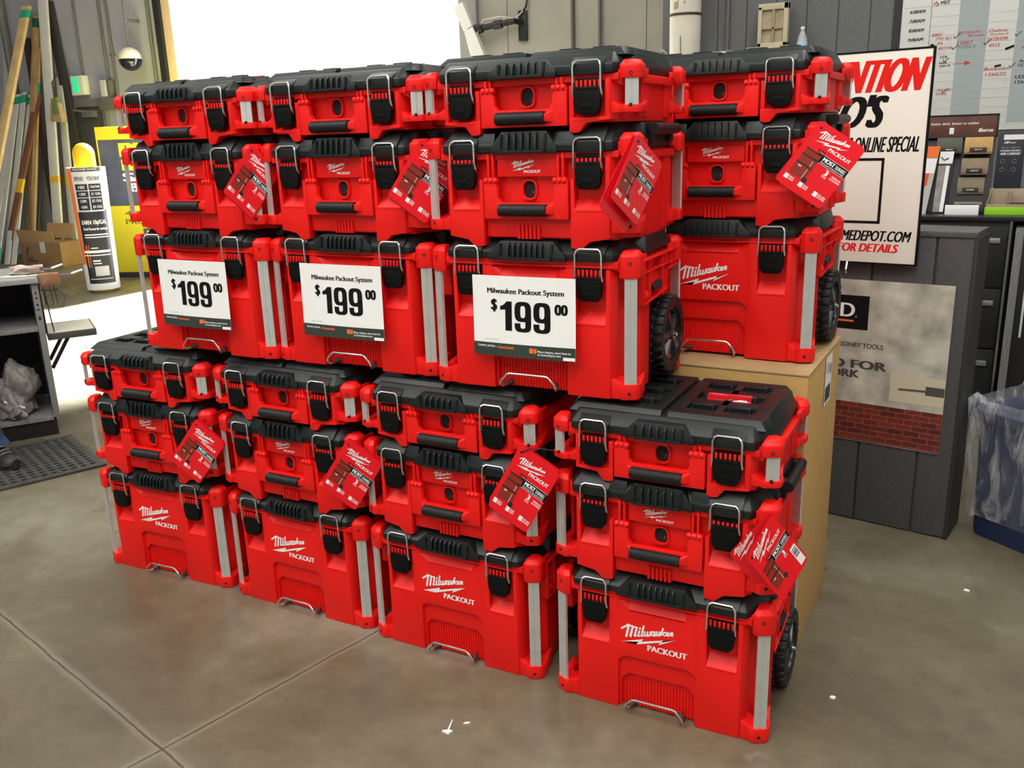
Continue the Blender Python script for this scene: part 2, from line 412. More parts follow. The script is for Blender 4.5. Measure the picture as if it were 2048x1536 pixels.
def grip_flare(b, z0, zt, n, step, half0=.095, half1=.060):
    """finned finger grip in the middle of the lid front"""
    b.hull([(-half0, -.012, z0 - .003), (half0, -.012, z0 - .003), (-half0, -.012, z0 + .010), (half0, -.012, z0 + .010), (-half1, -.006, zt), (half1, -.006, zt),
            (-half1, .06, zt + .002), (half1, .06, zt + .002), (-half0, .05, z0), (half0, .05, z0)], .002)
    for k in range(n):
        x = (k - (n - 1) / 2) * step
        b.hull([(x + a, y, z) for a in (-.0022, .0022) for y, z in ((-.022, z0 + .004), (-.019, zt - .010), (-.004, zt - .001), (-.004, z0 + .003))], .0008, 1)
    for sx in (-1, 1): b.box(sx * half1 - .003 if sx > 0 else -half1 - .003, sx * half1 + .003 if sx > 0 else -half1 + .003, -.014, 0, z0 + .006, zt - .006, .001)
    b.box(-half1, half1, -.021, -.006, z0 - .002, z0 + .005, .0015)

def corner_set(root, top, bot, depth):
    """eight corner caps and four bars; top=(z0,z1), bot=(z0,z1)"""
    for sx in (-1, 1):
        for back in (False, True):
            corner_cap(sx, back, True, top[0], top[1], depth).parent = root
            corner_cap(sx, back, False, bot[0], bot[1], depth).parent = root
            corner_bar(sx, back, bot[1] - .006, top[0] + .004, depth).parent = root
CORE = [(-.224, .022), (.224, .022), (.226, .066), (.246, .088), (.258, .098), (.258, .300), (.232, .330), (.222, .374), (-.222, .374), (-.232, .330), (-.258, .300), (-.258, .098), (-.246, .088), (-.226, .066)]
def ledge(b, x0, x1, z0, z1, yf=-.001, yb=.022):
    b.prism([(yf, z0 - .004), (yf, z0), (yb, z1), (yb + .004, z0 - .004)], 'x', x0, x1, 0)

def make_rolling():
    root = thing('rolling_tool_box', None, None)
    D = .385
    b = MB()
    b.prism(CORE, 'z', .214, .337, .003)
    b.prism([(-.224, .022), (.224, .022), (.226, .066), (.246, .088), (.258, .098), (.258, .165), (.222, .19), (.222, .374), (-.222, .374), (-.222, .19), (-.258, .165), (-.258, .098), (-.246, .088), (-.226, .066)], 'z', .004, .216, .003)
    out = [(-.214, 0), (-.102, 0), (-.102, .142), (-.084, .156), (.084, .156), (.102, .142), (.102, 0), (.214, 0), (.214, .318), (.203, .318), (.203, .186), (.1275, .186), (.1275, .322), (.099, .322), (.099, .314), (.074, .293),
           (-.074, .293), (-.099, .314), (-.099, .322), (-.1275, .322), (-.1275, .186), (-.203, .186), (-.203, .318), (-.214, .318)]
    b.prism(out, 'y', 0, .03, .0025)
    for sx in (-1, 1):
        b.hull([(sx * x, y, z) for x, y in ((.209, .0006), (.2135, .0006), (.226, .026), (.209, .03)) for z in (.001, .318)], .0015)
        ledge(b, min(sx * .1285, sx * .202), max(sx * .1285, sx * .202), .184, .212)
        teeth(b, sx * .164, .297, .316)
    b.prism([(0, .289), (0, .293), (.018, .317), (.024, .289)], 'x', -.0735, .0735, 0)
    for sx in (-1, 1):
        b.hull([(sx * .0735, 0, .293), (sx * .0735, .018, .317), (sx * .099, .018, .317), (sx * .0735, .024, .293), (sx * .099, .024, .312), (sx * .0985, .001, .3135)], 0)
    b.prism([(-.103, 0), (-.096, 0), (-.096, .082), (-.077, .101), (.077, .101), (.096, .082), (.096, 0), (.103, 0), (.103, .157), (-.103, .157)], 'y', .011, .03, .002)
    for k in range(22):
        x = -.088 + k * .176 / 21
        b.box(x - .0022, x + .0022, .0185, .03, .004, .088, .0008, 1)
    b.box(-.234, .234, .003, .05, .318, .3365, .002)
    b.box(-.222, .222, -.002, .02, .3195, .3245, .0012)
    for sx in (-1, 1):      # ribbed bracket on each flank with a hook-shaped drop
        X = lambda a, c: (min(sx * a, sx * c), max(sx * a, sx * c))
        b.box(*X(.256, .281), .064, .345, .330, .334, .001); b.box(*X(.256, .279), .064, .345, .300, .304, .001)
        for y in (.064, .108, .215, .243, .285, .318, .343): b.box(*X(.256, .280), y - .002, y + .002, .302 if y < .24 else .286, .333, .001)
        b.box(*X(.256, .279), .243, .345, .286, .290, .001)
        b.box(*X(.256, .281), .060, .064, .225, .333, .001)
        for y in (.108, .215, .243): b.box(*X(.256, .280), y - .002, y + .002, .226, .304, .001)
        b.prism([(.060, .224), (.243, .236), (.243, .241), (.060, .229)], 'x', *X(.256, .281), .001)
        b.hull([(sx * x, y, z) for x, y, z in ((.257, .118, .30), (.266, .118, .30), (.257, .205, .30), (.266, .205, .30), (.257, .118, .24), (.276, .118, .24), (.257, .205, .245), (.276, .205, .245))], .002)
        b.lathe([(.011, 0), (.011, .03), (.0135, .03), (.0135, 0), (.011, 0)], 'y', 16, (sx * .268, .064, .244))
    b.build('body', RED, root)
    b = MB(); lid_shell(b, .337, .3855); grip_flare(b, .337, .380, 7, .0150, .105, .070)
    b.box(-.2, .2, .095, .30, .380, .3868, .002)
    for sx in (-1, 1): b.hull([(sx * x, y, z) for x, y, z in ((.225, .09, .345), (.270, .10, .345), (.225, .30, .345), (.270, .29, .345), (.225, .09, .3855), (.262, .115, .3855), (.225, .30, .3855), (.262, .275, .3855))], .004)
    b.build('lid', BLK, root)
    for xc in (-.164, .164): latch(xc, .300, .241, .337, .288, .365, root)
    corner_set(root, (.297, .350), (.001, .040), D)
    b = MB(); b.tube([(-.058, .022, .016), (-.074, -.012, .010), (-.0775, -.020, .018), (-.0745, -.021, .027), (-.058, -.020, .044), (-.050, -.020, .0465), (.050, -.020, .0465), (.058, -.020, .044), (.0745, -.021, .027), (.0775, -.020, .018), (.074, -.012, .010), (.058, .022, .016)], .0032, 10)
    o = b.build('foot_bail', STEEL, root)
    for sx in (-1, 1):
        b = MB(); b.tube([(sx * .060, .020, .016), (sx * .071, .0, .012)], .0068, 12)
        b.build('pivot_sleeve', mat('brown plastic sleeve', (.06, .03, .028), .5), o)
    for sx in (-1, 1):
        b = MB(); b.tube([(sx * .270, .128, .254), (sx * .270, .196, .258)], .0125, 14); b.build('flank_grip', BLK2, root)
        w = MB(); n = 40; R = .108
        prof = [(.072, -.0225), (.090, -.0245), (.098, -.0225), (.1015, -.012), (.1015, .012), (.098, .0225), (.090, .0245), (.072, .0225), (.072, -.0225)]
        w.lathe(prof, 'x', 48)
        for k in range(26):
            for row, off in ((-1, 0), (1, .5)):
                a = 2 * math.pi * (k + off) / 26; ca, sa = math.cos(a), math.sin(a)
                w.xf = Matrix(((1, 0, 0, 0), (0, ca, -sa, 0), (0, sa, ca, 0), (0, 0, 0, 1)))
                w.hull([(row * x, r * 0 + t, r) for x, t, r in ((.001, -.010, .099), (.001, .006, .099), (.0245, -.006, .096), (.0245, .010, .096), (.002, -.008, .1065), (.002, .004, .1065), (.0215, -.004, .1055), (.0215, .007, .1055), (.0255, .0, .092), (.0255, .008, .092))], .0012, 1)
        w.xf = None
        o = w.build('wheel', BLK2, root, smooth=40); o.location = (sx * .2605, .291, .1075)
        if sx < 0: o.rotation_euler = (0, 0, math.pi)
        h = MB(); h.lathe([(.0, -.006), (.074, -.006), (.074, .018), (.068, .020), (.066, .004), (.0, .004)], 'x', 40)
        for k in range(5):
            a = 2 * math.pi * k / 5 + .3; ca, sa = math.cos(a), math.sin(a)
            h.xf = Matrix(((1, 0, 0, 0), (0, ca, -sa, 0), (0, sa, ca, 0), (0, 0, 0, 1)))
            h.hull([(x, t, r) for x, t, r in ((.006, -.010, .012), (.006, .010, .012), (.022, -.005, .014), (.022, .005, .014), (.004, -.016, .064), (.004, .016, .064), (.017, -.012, .067), (.017, .012, .067))], .0015, 1)
        h.xf = None
        h.lathe([(0, .004), (.017, .004), (.017, .023), (.012, .027), (0, .027)], 'x', 20)
        ob = h.build('wheel_rim', mat('glossy black rim', (.02, .026, .028), .22), o)
        h = MB(); h.lathe([(0, .026), (.0065, .026), (.0065, .033), (.003, .035), (0, .035)], 'x', 10); h.build('axle_nut', STEEL, o)
    b = MB(); b.i = 0; logo(b, (-.094, -.0008, .197), (1, 0, 0), (0, 0, 1), .145 / 412)
    b.build('logo_print', WHT, root, smooth=0)
    return root

def make_carry(kind):
    """'L': deep box with logo band; 'T': slim box.  zz shifts heights measured from the bottom caps."""
    L = kind == 'L'
    root = thing('large_tool_box' if L else 'slim_tool_box', None, None)
    zl = .188 if L else .0875             # lid seam
    zt = .2485 if L else .134              # lid top
    zr = .124 if L else .063              # top of handle bracket
    zf = .031 if L else -.023             # bottom of handle bracket
    D = .385
    b = MB((0, 0, .018))
    b.prism(CORE, 'z', -.018, zl, .003)
    for sx in (-1, 1):
        S = lambda p: [(sx * x, z) for x, z in p]
        if L:
            pan = [(.116, -.036), (.142, -.041), (.164, -.021), (.214, -.013), (.214, .174), (.203, .174), (.203, .056), (.1265, .056), (.1265, .125), (.116, .125)]
        else:
            pan = [(.203, -.014), (.214, -.013), (.214, .076), (.203, .076)]
            b.prism(S([(.116, -.034), (.1275, -.036), (.1275, .064), (.116, .064)]), 'y', -.002, .03, .002)
            b.prism(S([(.116, -.036), (.128, -.040), (.142, -.038), (.158, -.018), (.214, -.013), (.214, -.006), (.116, -.006)]), 'y', -.0025, .03, .002)
        b.prism(S(pan), 'y', -.002, .03, .0025)
        b.hull([(sx * x, y, z) for x, y in ((.209, -.0014), (.2135, -.0014), (.226, .026), (.209, .03)) for z in (-.0125, zl - .012)], .0015)
        x0, x1 = min(sx * .1275, sx * .202), max(sx * .1275, sx * .202)
        if L: ledge(b, x0, x1, .054, .081, -.003)
        else: ledge(b, x0, x1, -.009, .006, -.003)
        teeth(b, sx * .164, zl - .036 if L else .052, zl - .016 if L else .074)
        for x in (.086, .0985):         # hinge ribs and knuckles
            b.box(sx * x - .0028, sx * x + .0028, -.004, .03, zr - .012, zl - .004, .001)
        for x in (.079, .0915, .104): b.tube([(sx * x - .004, -.002, zr - .002), (sx * x + .004, -.002, zr - .002)], .0082, 12)
        b.tube([(sx * .073, -.002, zr - .002), (sx * .110, -.002, zr - .002)], .0045, 10)
        # flank flutes
        for y in (.105, .285): b.box(min(sx * .254, sx * .263), max(sx * .254, sx * .263), y - .030, y + .030, -.010, zl - .02, .003)
        b.hull([(sx * x, y, z) for x, y, z in ((.255, .07, zl - .022), (.270, .07, zl - .022), (.255, .32, zl - .022), (.270, .32, zl - .022), (.255, .07, zl - .004), (.270, .07, zl - .004), (.255, .32, zl - .004), (.270, .32, zl - .004))], .002)
    b.box(-.234, .234, .003, .05, zl - .016, zl - .001, .002)
    if L:
        b.box(-.079, .079, .006, .03, .131, .176, .002)
        b.box(-.114, .114, .011, .03, -.014, .033, .002)
        for k in range(6):
            x = -.024 + k * .0106
            b.box(x - .0036, x + .0036, .003, .03, -.018, .016, .001, 1)
    zc_ = .100 if L else .045
    for k in range(6):
        x = -.018 + k * .0072; b.box(x - .002, x + .002, .0195, .03, zc_ + .0245, zc_ + .036, .0006, 1)
    zc = .100 if L else .045
    ov = lambda rx, rz: [(.003 + rx * math.copysign(abs(math.cos(a)) ** .75, math.cos(a)), zc + rz * math.copysign(abs(math.sin(a)) ** .75, math.sin(a))) for a in [2 * math.pi * k / 28 for k in range(28)]]
    o1, o0 = ov(.0205, .0245), ov(.0165, .0205)
    vs = [(x, .0135, z) for x, z in o1] + [(x, .0135, z) for x, z in o0] + [(x, .03, z) for x, z in o1] + [(x, .03, z) for x, z in o0]
    n = 28; fs = []
    for i in range(n):
        j = (i + 1) % n
        fs += [[i, j, n + j, n + i], [2 * n + j, 2 * n + i, i, j][::-1], [n + i, n + j, 3 * n + j, 3 * n + i]]
    b.add(vs, fs)
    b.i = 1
    b.add([(x, .0212, z) for x, z in o0], [list(range(n))[::-1]])  # flat dark disc painted as the hole's shaded inside, nothing is cut
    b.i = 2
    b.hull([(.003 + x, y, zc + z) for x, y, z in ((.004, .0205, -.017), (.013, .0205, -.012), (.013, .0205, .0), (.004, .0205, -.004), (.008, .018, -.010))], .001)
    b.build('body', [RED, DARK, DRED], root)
    b = MB((0, 0, .018)); lid_shell(b, zl, zt, .020, flat=not L)
    grip_flare(b, zl, .236 if L else .125, 5, .0185, .088, .058)
    if L:
        for sx in (-1, 1): b.hull([(sx * x, y, z) for x, y, z in ((.08, -.008, .200), (.125, -.008, .200), (.08, .004, .233), (.125, .004, .233), (.08, .05, .24), (.125, .05, .24), (.08, .05, .195), (.125, .05, .195))], .003)
        b.box(-.2, .2, .095, .30, .243, .2497, .002)
    else:
        # raised deck with stepped wells, and the docking cleats
        for sx in (-1, 1):
            c = sx * .118
            X = lambda q: c + q * sx
            lo, hi = .126, .1450
            b.hull([(X(x), y, z) for x, y, z in ((-.110, .022, lo), (.124, .024, lo), (-.110, .042, hi), (.106, .042, hi), (-.110, .085, lo), (.130, .085, lo), (-.110, .085, hi), (.116, .085, hi), (.130, .054, lo), (.116, .060, hi))], .002)
            b.hull([(X(x), y, z) for x, y, z in ((-.110, .374, lo), (.118, .374, lo), (-.110, .360, hi), (.104, .360, hi), (-.110, .324, lo), (.130, .324, lo), (-.110, .324, hi), (.116, .324, hi))], .002)
            b.hull([(X(x), y, z) for x, z in ((.080, lo), (.080, hi), (.116, hi), (.130, lo)) for y in (.084, .325)], .002)
            for x0, x1, y0, y1 in ((-.110, -.080, .084, .325), (-.010, .010, .084, .325), (-.080, .080, .132, .172), (-.080, .080, .228, .270)):
                b.box(min(X(x0), X(x1)), max(X(x0), X(x1)), y0, y1, lo, hi, .0025)
            for x0, x1, y0 in ((-.070, -.016, .098), (.016, .070, .098), (-.064, .064, .190), (-.070, -.016, .284), (.016, .070, .284)):
                b.hull([(c + x, y, z) for x in (x0, x1) for y, z in ((y0, .130), (y0 + .004, .152), (y0 + .010, .1535), (y0 + .022, .145), (y0 + .028, .130))], .0015)
                b.box(c + x0 + .004, c + x1 - .004, y0 - .003, y0 + .002, .148, .1525, .0008)
    b.build('lid', BLK, root)
    if not L:
        b = MB((0, 0, .018)); b.box(.118 - .054, .118 + .054, .180, .193, .134, .1540, .001)
        b.hull([(x, y, z) for x in (.064, .172) for y, z in ((.174, .1415), (.196, .1560), (.174, .137), (.196, .146))], .001)
        o = b.build('badge', mat('red enamel badge', (.55, .006, .012), .35), root)
        b = MB((0, 0, .018)); ez = (0, -.020, -.0137)
        b.text('PACKOUT', (.112, .1915, .1545), (-.044, 0, 0), (0, -.006, -.0041), .03); logo(b, (.166, .1875, .1523), (-1, 0, 0), Vector(ez).normalized(), .00012, None)
        b.build('badge_print', WHT, o, smooth=0)
    bb, bt = (.147, .217) if L else (.040, .1155)
    lt, lb = (.164, .101) if L else (.060, .000)
    for xc in (-.164, .164): latch(xc, lt + .018, lb + .018, zl + .018, bb + .018, bt + .018, root)
    corner_set(root, ((.176 if L else .074) + .018, (.2145 if L else .102) + .018), (.001 + .018, (.028 if L else .018) + .018), D)
    # carry handle: bracket and rubber grip
    b = MB((0, 0, .018))
    zi = .070 if L else .017
    U = [(-.112, zf), (.112, zf), (.112, zr), (.100, zr + .004), (.080, zr), (.0745, zr - .016), (.0745, zi + .012), (.066, zi), (-.066, zi), (-.0745, zi + .012), (-.0745, zr - .016), (-.080, zr), (-.100, zr + .004), (-.112, zr)]
    b.prism(U, 'y', -.006, .010, .0025)
    zg = .053 if L else -.003
    for sx in (-1, 1): b.hull([(sx * x, y, z) for x, y, z in ((.058, -.018, zg - .008), (.058, -.018, zg + .008), (.076, -.008, zg - .010), (.076, -.008, zg + .014), (.058, .0, zg - .012), (.058, .0, zg + .012), (.080, .0, zg + .02), (.080, .0, zg - .012))], .003)
    o = b.build('carry_handle', RED, root)
    b = MB((0, 0, .018)); prof = [(0, -.063), (.011, -.063)]
    for k in range(24):
        x = -.061 + k * .122 / 23; prof += [(.0140, x - .0018), (.0150, x), (.0140, x + .0018)]
    prof += [(.011, .063), (0, .063)]
    b.lathe(prof, 'x', 18, (-.004, -.012, zg)); b.build('grip', BLK2, o, smooth=0)
    if L:
        b = MB((0, 0, .018))
        b.hull([(x, y, z) for x, y, z in ((.225, .085, .192), (.268, .095, .192), (.225, .30, .192), (.268, .29, .192), (.225, .085, .2485), (.262, .105, .2485), (.225, .30, .2485), (.262, .28, .2485))], .004)
        b.box(.258, .276, .12, .145, .20, .245, .003); b.box(.258, .276, .265, .29, .20, .245, .003)
        b.tube([(.281, .115, .232), (.281, .295, .232)], .013, 14)
        b.build('side_handle', BLK, root)
        b = MB((0, 0, .018)); logo(b, (-.0385, .0052, .1445), (1, 0, 0), (0, 0, 1), .0615 / 412, (430, 722, 300, 44))
        b.build('logo_print', WHT, root, smooth=0)
    return root

ROLL, LARGE, SLIM = make_rolling(), make_carry('L'), make_carry('T')

# name: x, y, base height, turn, and words that find the stack
STACKS = {'A': (-1.8067, .0468, 0., .0395, 'leftmost floor stack by the rubber mat'),
          'B': (-1.2062, .0442, 0., -.0197, 'second floor stack from the left'),
          'C': (-.6164, .0195, 0., -.0193, 'third floor stack from the left'),
          'D': (0., 0., 0., 0., 'rightmost floor stack in front of the cardboard carton'),
          '1': (-1.5005, .0650, .8277, -.0147, 'leftmost upper stack, above its first price sign'),
          '2': (-.9345, .0689, .8277, -.0144, 'middle upper stack, above its own price sign'),
          '3': (-.3533, .0385, .8277, .0100, 'upper stack with its big black wheel in full view'),
          '4': (-.0244, .5224, .8383, -.0374, 'stack standing on the cardboard carton')}
KIND = (('R', ROLL, 0., 'rolling tool box', 'rolling tool boxes'), ('L', LARGE, .3869, 'tool box', 'large tool boxes'), ('T', SLIM, .6547, 'tool box', 'slim tool boxes'))
BOX = {}
LAB = {('A', 'R'): 'red rolling tool box on the floor, bottom of the leftmost floor stack',
       ('B', 'R'): 'red rolling tool box on the floor, bottom of the second floor stack from the left',
       ('C', 'R'): 'red rolling tool box on the floor, bottom of the third floor stack from the left',
       ('D', 'R'): 'red rolling tool box on the floor at the right end, nearest the camera',
       ('A', 'L'): 'deep red tool box with a hang tag, middle of the leftmost floor stack',
       ('B', 'L'): 'deep red tool box with a hang tag, middle of the second floor stack',
       ('C', 'L'): 'deep red tool box with a hang tag, middle of the third floor stack',
       ('D', 'L'): 'deep red tool box with an opened hang tag, middle of the rightmost floor stack',
       ('A', 'T'): 'slim red tool box on top of the leftmost floor stack',
       ('B', 'T'): 'slim red tool box on top of the second floor stack from the left',
       ('C', 'T'): 'slim red tool box on top of the third floor stack from the left',
       ('D', 'T'): 'slim red tool box with its black lid bare, on the rightmost floor stack',
       ('1', 'R'): 'red rolling tool box behind the leftmost of the three price signs',
       ('2', 'R'): 'red rolling tool box behind the middle of the three price signs',
       ('3', 'R'): 'red rolling tool box behind the rightmost price sign, big black wheel showing',
       ('4', 'R'): 'red rolling tool box standing on the cardboard carton',
       ('1', 'L'): 'deep red tool box in the leftmost upper stack, above the first price sign',
       ('2', 'L'): 'deep red tool box in the middle upper stack, above the second price sign',
       ('3', 'L'): 'deep red tool box in the upper stack, above the rightmost price sign',
       ('4', 'L'): 'deep red tool box in the middle of the stack on the carton',
       ('1', 'T'): 'slim red tool box on top of the leftmost upper stack',
       ('2', 'T'): 'slim red tool box on top of the middle upper stack',
       ('3', 'T'): 'slim red tool box on top of the upper stack with the rightmost price sign',
       ('4', 'T'): 'slim red tool box on top of the stack on the carton'}
first = {'R': True, 'L': True, 'T': True}
for col, (x, y, z, rz, _) in STACKS.items():
    for k, proto, dz, cat, grp in KIND:
        o = proto if first[k] else copy_tree(proto)
        first[k] = False
        o.location = (x, y, z + dz + (.003 if k == 'R' and z else 0)); o.rotation_euler = (0, 0, rz)
        tag(o, LAB[(col, k)], cat, grp); BOX[col + k] = o

def frame(col):
    x, y, z, rz, _ = STACKS[col]
    return Matrix.Translation((x, y, z)) @ Matrix.Rotation(rz, 4, 'Z')

# ------------------------------------------------------------------ price signs
def price_sign(col, x0, x1, z0, z1, label, skew=0.):
    """letter-size sheet taped to the front; z0,z1 are world heights"""
    F = frame(col); w, h = x1 - x0, z1 - z0
    root = thing('price_sign', label, 'sign', F @ Vector((x0, -.024, z0 - STACKS[col][2])), STACKS[col][3], 'price signs')
    ex, ez = Vector((w, 0, 0)), Vector((skew, 0, h))
    def warp(b, lift):
        for v in b.v:
            u, t = v.x / w, v.z / h
            v.y += -.006 * math.sin(math.pi * min(max(u, 0), 1)) * (.4 + .6 * (1 - t)) - .004 * (1 - t) ** 2 - lift
    P = lambda u, t: ex * u + ez * t
    b = MB(); n, m = 14, 10
    for k, y in enumerate((0, .0004)):
        b.add([P(i / n, j / m) + Vector((0, y, 0)) for j in range(m + 1) for i in range(n + 1)],
              [([j * (n + 1) + i, j * (n + 1) + i + 1, (j + 1) * (n + 1) + i + 1, (j + 1) * (n + 1) + i])[::1 if k == 0 else -1] for j in range(m) for i in range(n)])
    warp(b, 0); sh = b.build('sheet', PAPER, root)
    def layer(name, mt, lift, items):
        b = MB()
        for it in items:
            if it[0] == 'box':
                u0, u1, t0, t1 = it[1:]
                k = 14
                b.add([P(u0 + (u1 - u0) * i / k, t) for t in (t0, t1) for i in range(k + 1)], [[i, i + 1, k + 2 + i, k + 1 + i] for i in range(k)])
            else:
                s, u0, u1, t0, t1, bold = it
                if s == 'nine': b.nine(P(u0, t0), ex * (u1 - u0), ez * (t1 - t0)); continue
                if s == 'one':
                    b.add([P(u0 + (u1 - u0) * a, t0 + (t1 - t0) * c) for a, c in ((.44, 0), (1, 0), (1, 1), (.58, 1), (.30, .88), (0, .82), (0, .70), (.44, .72))], [[0, 1, 2, 3, 7], [3, 4, 5, 6, 7]]); continue
                b.text(s, P(u0, t0), ex * (u1 - u0), ez * (t1 - t0), bold)
        warp(b, lift); return b.build(name, mt, root)
    layer('price_print', BLKP, .0005, [('Milwaukee Packout System', .15, .895, .765, .85, .04)])
    layer('price_figures', BLKP, .0005, [('$', .185, .25, .555, .715, .05), ('one', .278, .395, .330, .692, 0), ('nine', .422, .584, .322, .696, 0), ('nine', .606, .768, .322, .696, 0), ('00', .805, .93, .555, .685, .06)])
    layer('article_number', GREYP, .0005, [('1003 710-825', .12, .25, .195, .22, .0)])
    layer('footer_band', BAND, .0005, [('box', 0, 1, 0, .165)])
    layer('footer_print', WHT, .001, [('Lower prices...', .045, .24, .10, .142, .02), ('More choices, more how-to', .645, .955, .078, .112, .02), ('at homedepot.com', .645, .865, .038, .074, .02)])
    layer('barcode_patch', WHT, .001, [('box', .885, .995, .008, .048)])
    layer('footer_orange', ORG, .001, [('Guaranteed.', .248, .415, .10, .138, .03)])
    layer('orange_square', ORG, .001, [('box', .565, .605, .07, .13)]); layer('orange_tab', ORG, .001, [('box', .611, .635, .07, .13)])
    return root
price_sign('1', -.140, .145, .918, 1.124, 'white price sign reading 199 dollars on the leftmost upper rolling box')
price_sign('2', -.145, .137, .925, 1.131, 'white price sign reading 199 dollars on the middle upper rolling box')
price_sign('3', -.144, .136, .924, 1.127, 'white price sign reading 199 dollars on the upper rolling box with the visible wheel')

# ------------------------------------------------------------------ hang tags
def hang_tag(col, tl, w, h, label, y0=-.03, back=None, front_hole=True, cord=None, style=0, gs=.7):
    """booklet of two red cards; tl (x, z above the deep box's caps), w and h are 3-D vectors in the stack's frame"""
    F = frame(col)
    root = thing('hang_tag', label, 'tag', F @ Vector((tl[0], y0, tl[1] + .4049)), STACKS[col][3], 'red hang tags')
    w, h = Vector(w), Vector(h)
    ew = w.normalized(); h = h - ew * h.dot(ew) * gs; nrm = w.cross(h).normalized()
    if nrm.y > 0: nrm = -nrm
    wl, hl = w.length, h.length
    P = lambda u, v, d=0.: w * u + h * v + nrm * d
    outline = [(.10, .0), (.92, .0), (.99, .03), (1, .06), (1, .94), (.97, .99), (.92, 1), (.08, 1), (.02, .99), (0, .94), (0, .05), (.03, .01)]
    def card(name, off, m, q=lambda u, v: Vector()):
        b = MB(); n = len(outline)
        top = [P(u, v, off + .0008) + q(u, v) for u, v in outline]; bot = [P(u, v, off) + q(u, v) for u, v in outline]
        bmx = bmesh.new(); T = [bmx.verts.new(p) for p in top]; B = [bmx.verts.new(p) for p in bot]
        bmx.faces.new(T); bmx.faces.new(B[::-1])
        for i in range(n): bmx.faces.new((T[i], B[i], B[(i + 1) % n], T[(i + 1) % n]))
        b.bm(bmx); return b.build(name, m, root, smooth=0)
    card('front_card', .0, TAG)
    bk = back or (lambda u, v: nrm * (-.012 * v - .004) - w.normalized() * .010 * v)
    o2 = card('back_card', -.004, TAG, bk)
    b = MB()
    def bar(b, u0, u1, v0, v1, d): b.quad(P(u0, v1, d), w * (u1 - u0), -h * (v1 - v0))
    b = MB(); d = .0016
    upv = -h.normalized(); ewx = w.normalized()
    logo(b, P(.13, .265, d), ewx, upv, .63 * wl / 412, None)
    b.text('PACKOUT', P(.45, .292, d), w * .47, -h * .052, .045)
    bar(b, .36, 1.0, .362, .366, d); bar(b, .36, 1.0, .486, .490, d)
    b.text('3', P(.645, .585, d), w * .07, -h * .075, .06); b.text('PCS', P(.635, .625, d), w * .09, -h * .03, .03)
    if style == 0:
        for (u, v, t) in ((.05, .90, .21), (.37, .90, .20), (.70, .90, .26)):
            bar(b, u, u + .085, v - .07, v, d)
            b.text('IMPACT' if u < .2 else ('WEATHER' if u < .5 else 'SECURE'), P(u + .10, v - .038, d), w * (t - .1), -h * .026, .03); b.text('RESISTANT' if u < .6 else 'LOCKING', P(u + .10, v - .006, d), w * (t - .1), -h * .026, .03)
        b.text('MODULAR', P(.80, .562, d), w * .19, -h * .026, .03); b.text('SYSTEM', P(.78, .600, d), w * .21, -h * .026, .03)
    else:
        bar(b, .80, .97, .62, .95, d)
    b.build('white_print', WHT, root, smooth=0)
    if style:
        b = MB(); q = bk(.25, .1); r = (bk(.8, .1) - bk(.1, .1)) / .7
        logo(b, P(.07, .235, -.0022) + bk(.05, .15), (w + r).normalized(), upv, .62 * wl / 412, None); b.build('back_print', WHT, o2, smooth=0)
    b = MB(); bar(b, .34, 1.0, .366, .486, .0012); 
    if style:
        for k in range(5): bar(b, .82 + .0 * k, .95, .66 + k * .03, .672 + k * .03 + .004 * (k % 3), .0020)
    o = b.build('black_band', BLKP, root, smooth=0)
    b = MB(); d = .0018; b.text('MOST', P(.47, .440, d), w * .26, -h * .058, .06); b.text('DURABLE', P(.75, .440, d), w * .21, -h * .050, .03); b.text('MODULAR STORAGE SYSTEM', P(.46, .476, d), w * .50, -h * .024, .01)
    b.build('band_print', WHT, o, smooth=0)
    # printed picture: three stacked boxes on wheels
    b = MB(); d = .0014
    for (u0, u1, v0, v1) in ((.10, .42, .40, .475), (.09, .42, .495, .60), (.08, .42, .62, .80)): bar(b, u0, u1, v0, v1, d)
    b.build('picture_red', mat('printed brick red', (.26, .022, .012), .35), root, smooth=0)
    b = MB(); d = .0019
    for (u0, u1, v0, v1) in ((.09, .43, .385, .402), (.08, .43, .48, .498), (.07, .43, .605, .625), (.30, .315, .33, .39), (.43, .445, .33, .39), (.30, .445, .325, .337)): bar(b, u0, u1, v0, v1, d)
    b.add([P(.42 + .055 * math.cos(a), .79 + .04 * math.sin(a), d) for a in [2 * math.pi * k / 14 for k in range(14)]], [list(range(14))])
    b.build('picture_dark', mat('printed dark brown', (.03, .012, .010), .35), root, smooth=0)
    b = MB()
    for (u0, u1, v0, v1) in ((.345, .36, .51, .60), (.345, .36, .64, .79), (.15, .22, .64, .665)): bar(b, u0, u1, v0, v1, .0023)
    b.build('picture_light', mat('printed beige', (.62, .5, .40), .4), root, smooth=0)
    hp = P(.10, .085, .001)
    b = MB(); b.i = 0
    b.add([hp + w.normalized() * .0032 * math.cos(a) + upv * .0032 * math.sin(a) + nrm * .0008 for a in [2 * math.pi * k / 12 for k in range(12)]], [list(range(12))])
    b.build('punched_hole', DARK, root, smooth=0)
    if cord:
        b = MB(); b.tube([hp] + [Vector(c) for c in cord], .0014, 6); b.build('cord', BLK2, root)
    return root
hang_tag('A', (.262, .214), (.099, .012, -.078), (-.133, -.01, -.144), 'red hang tag on the deep box of the leftmost floor stack', y0=-.034)
hang_tag('B', (.282, .236), (.104, .02, -.070), (-.104, -.01, -.160), 'red hang tag on the deep box of the second floor stack', y0=-.036)
hang_tag('C', (.262, .303), (.112, .0, -.060), (-.112, .0, -.180), 'red hang tag on a black cord, deep box of the third floor stack', y0=-.040, cord=[(.03, -.004, -.006), (.06, .004, -.006), (.09, .03, -.018), (.125, .05, -.04), (.15, .09, -.062)])
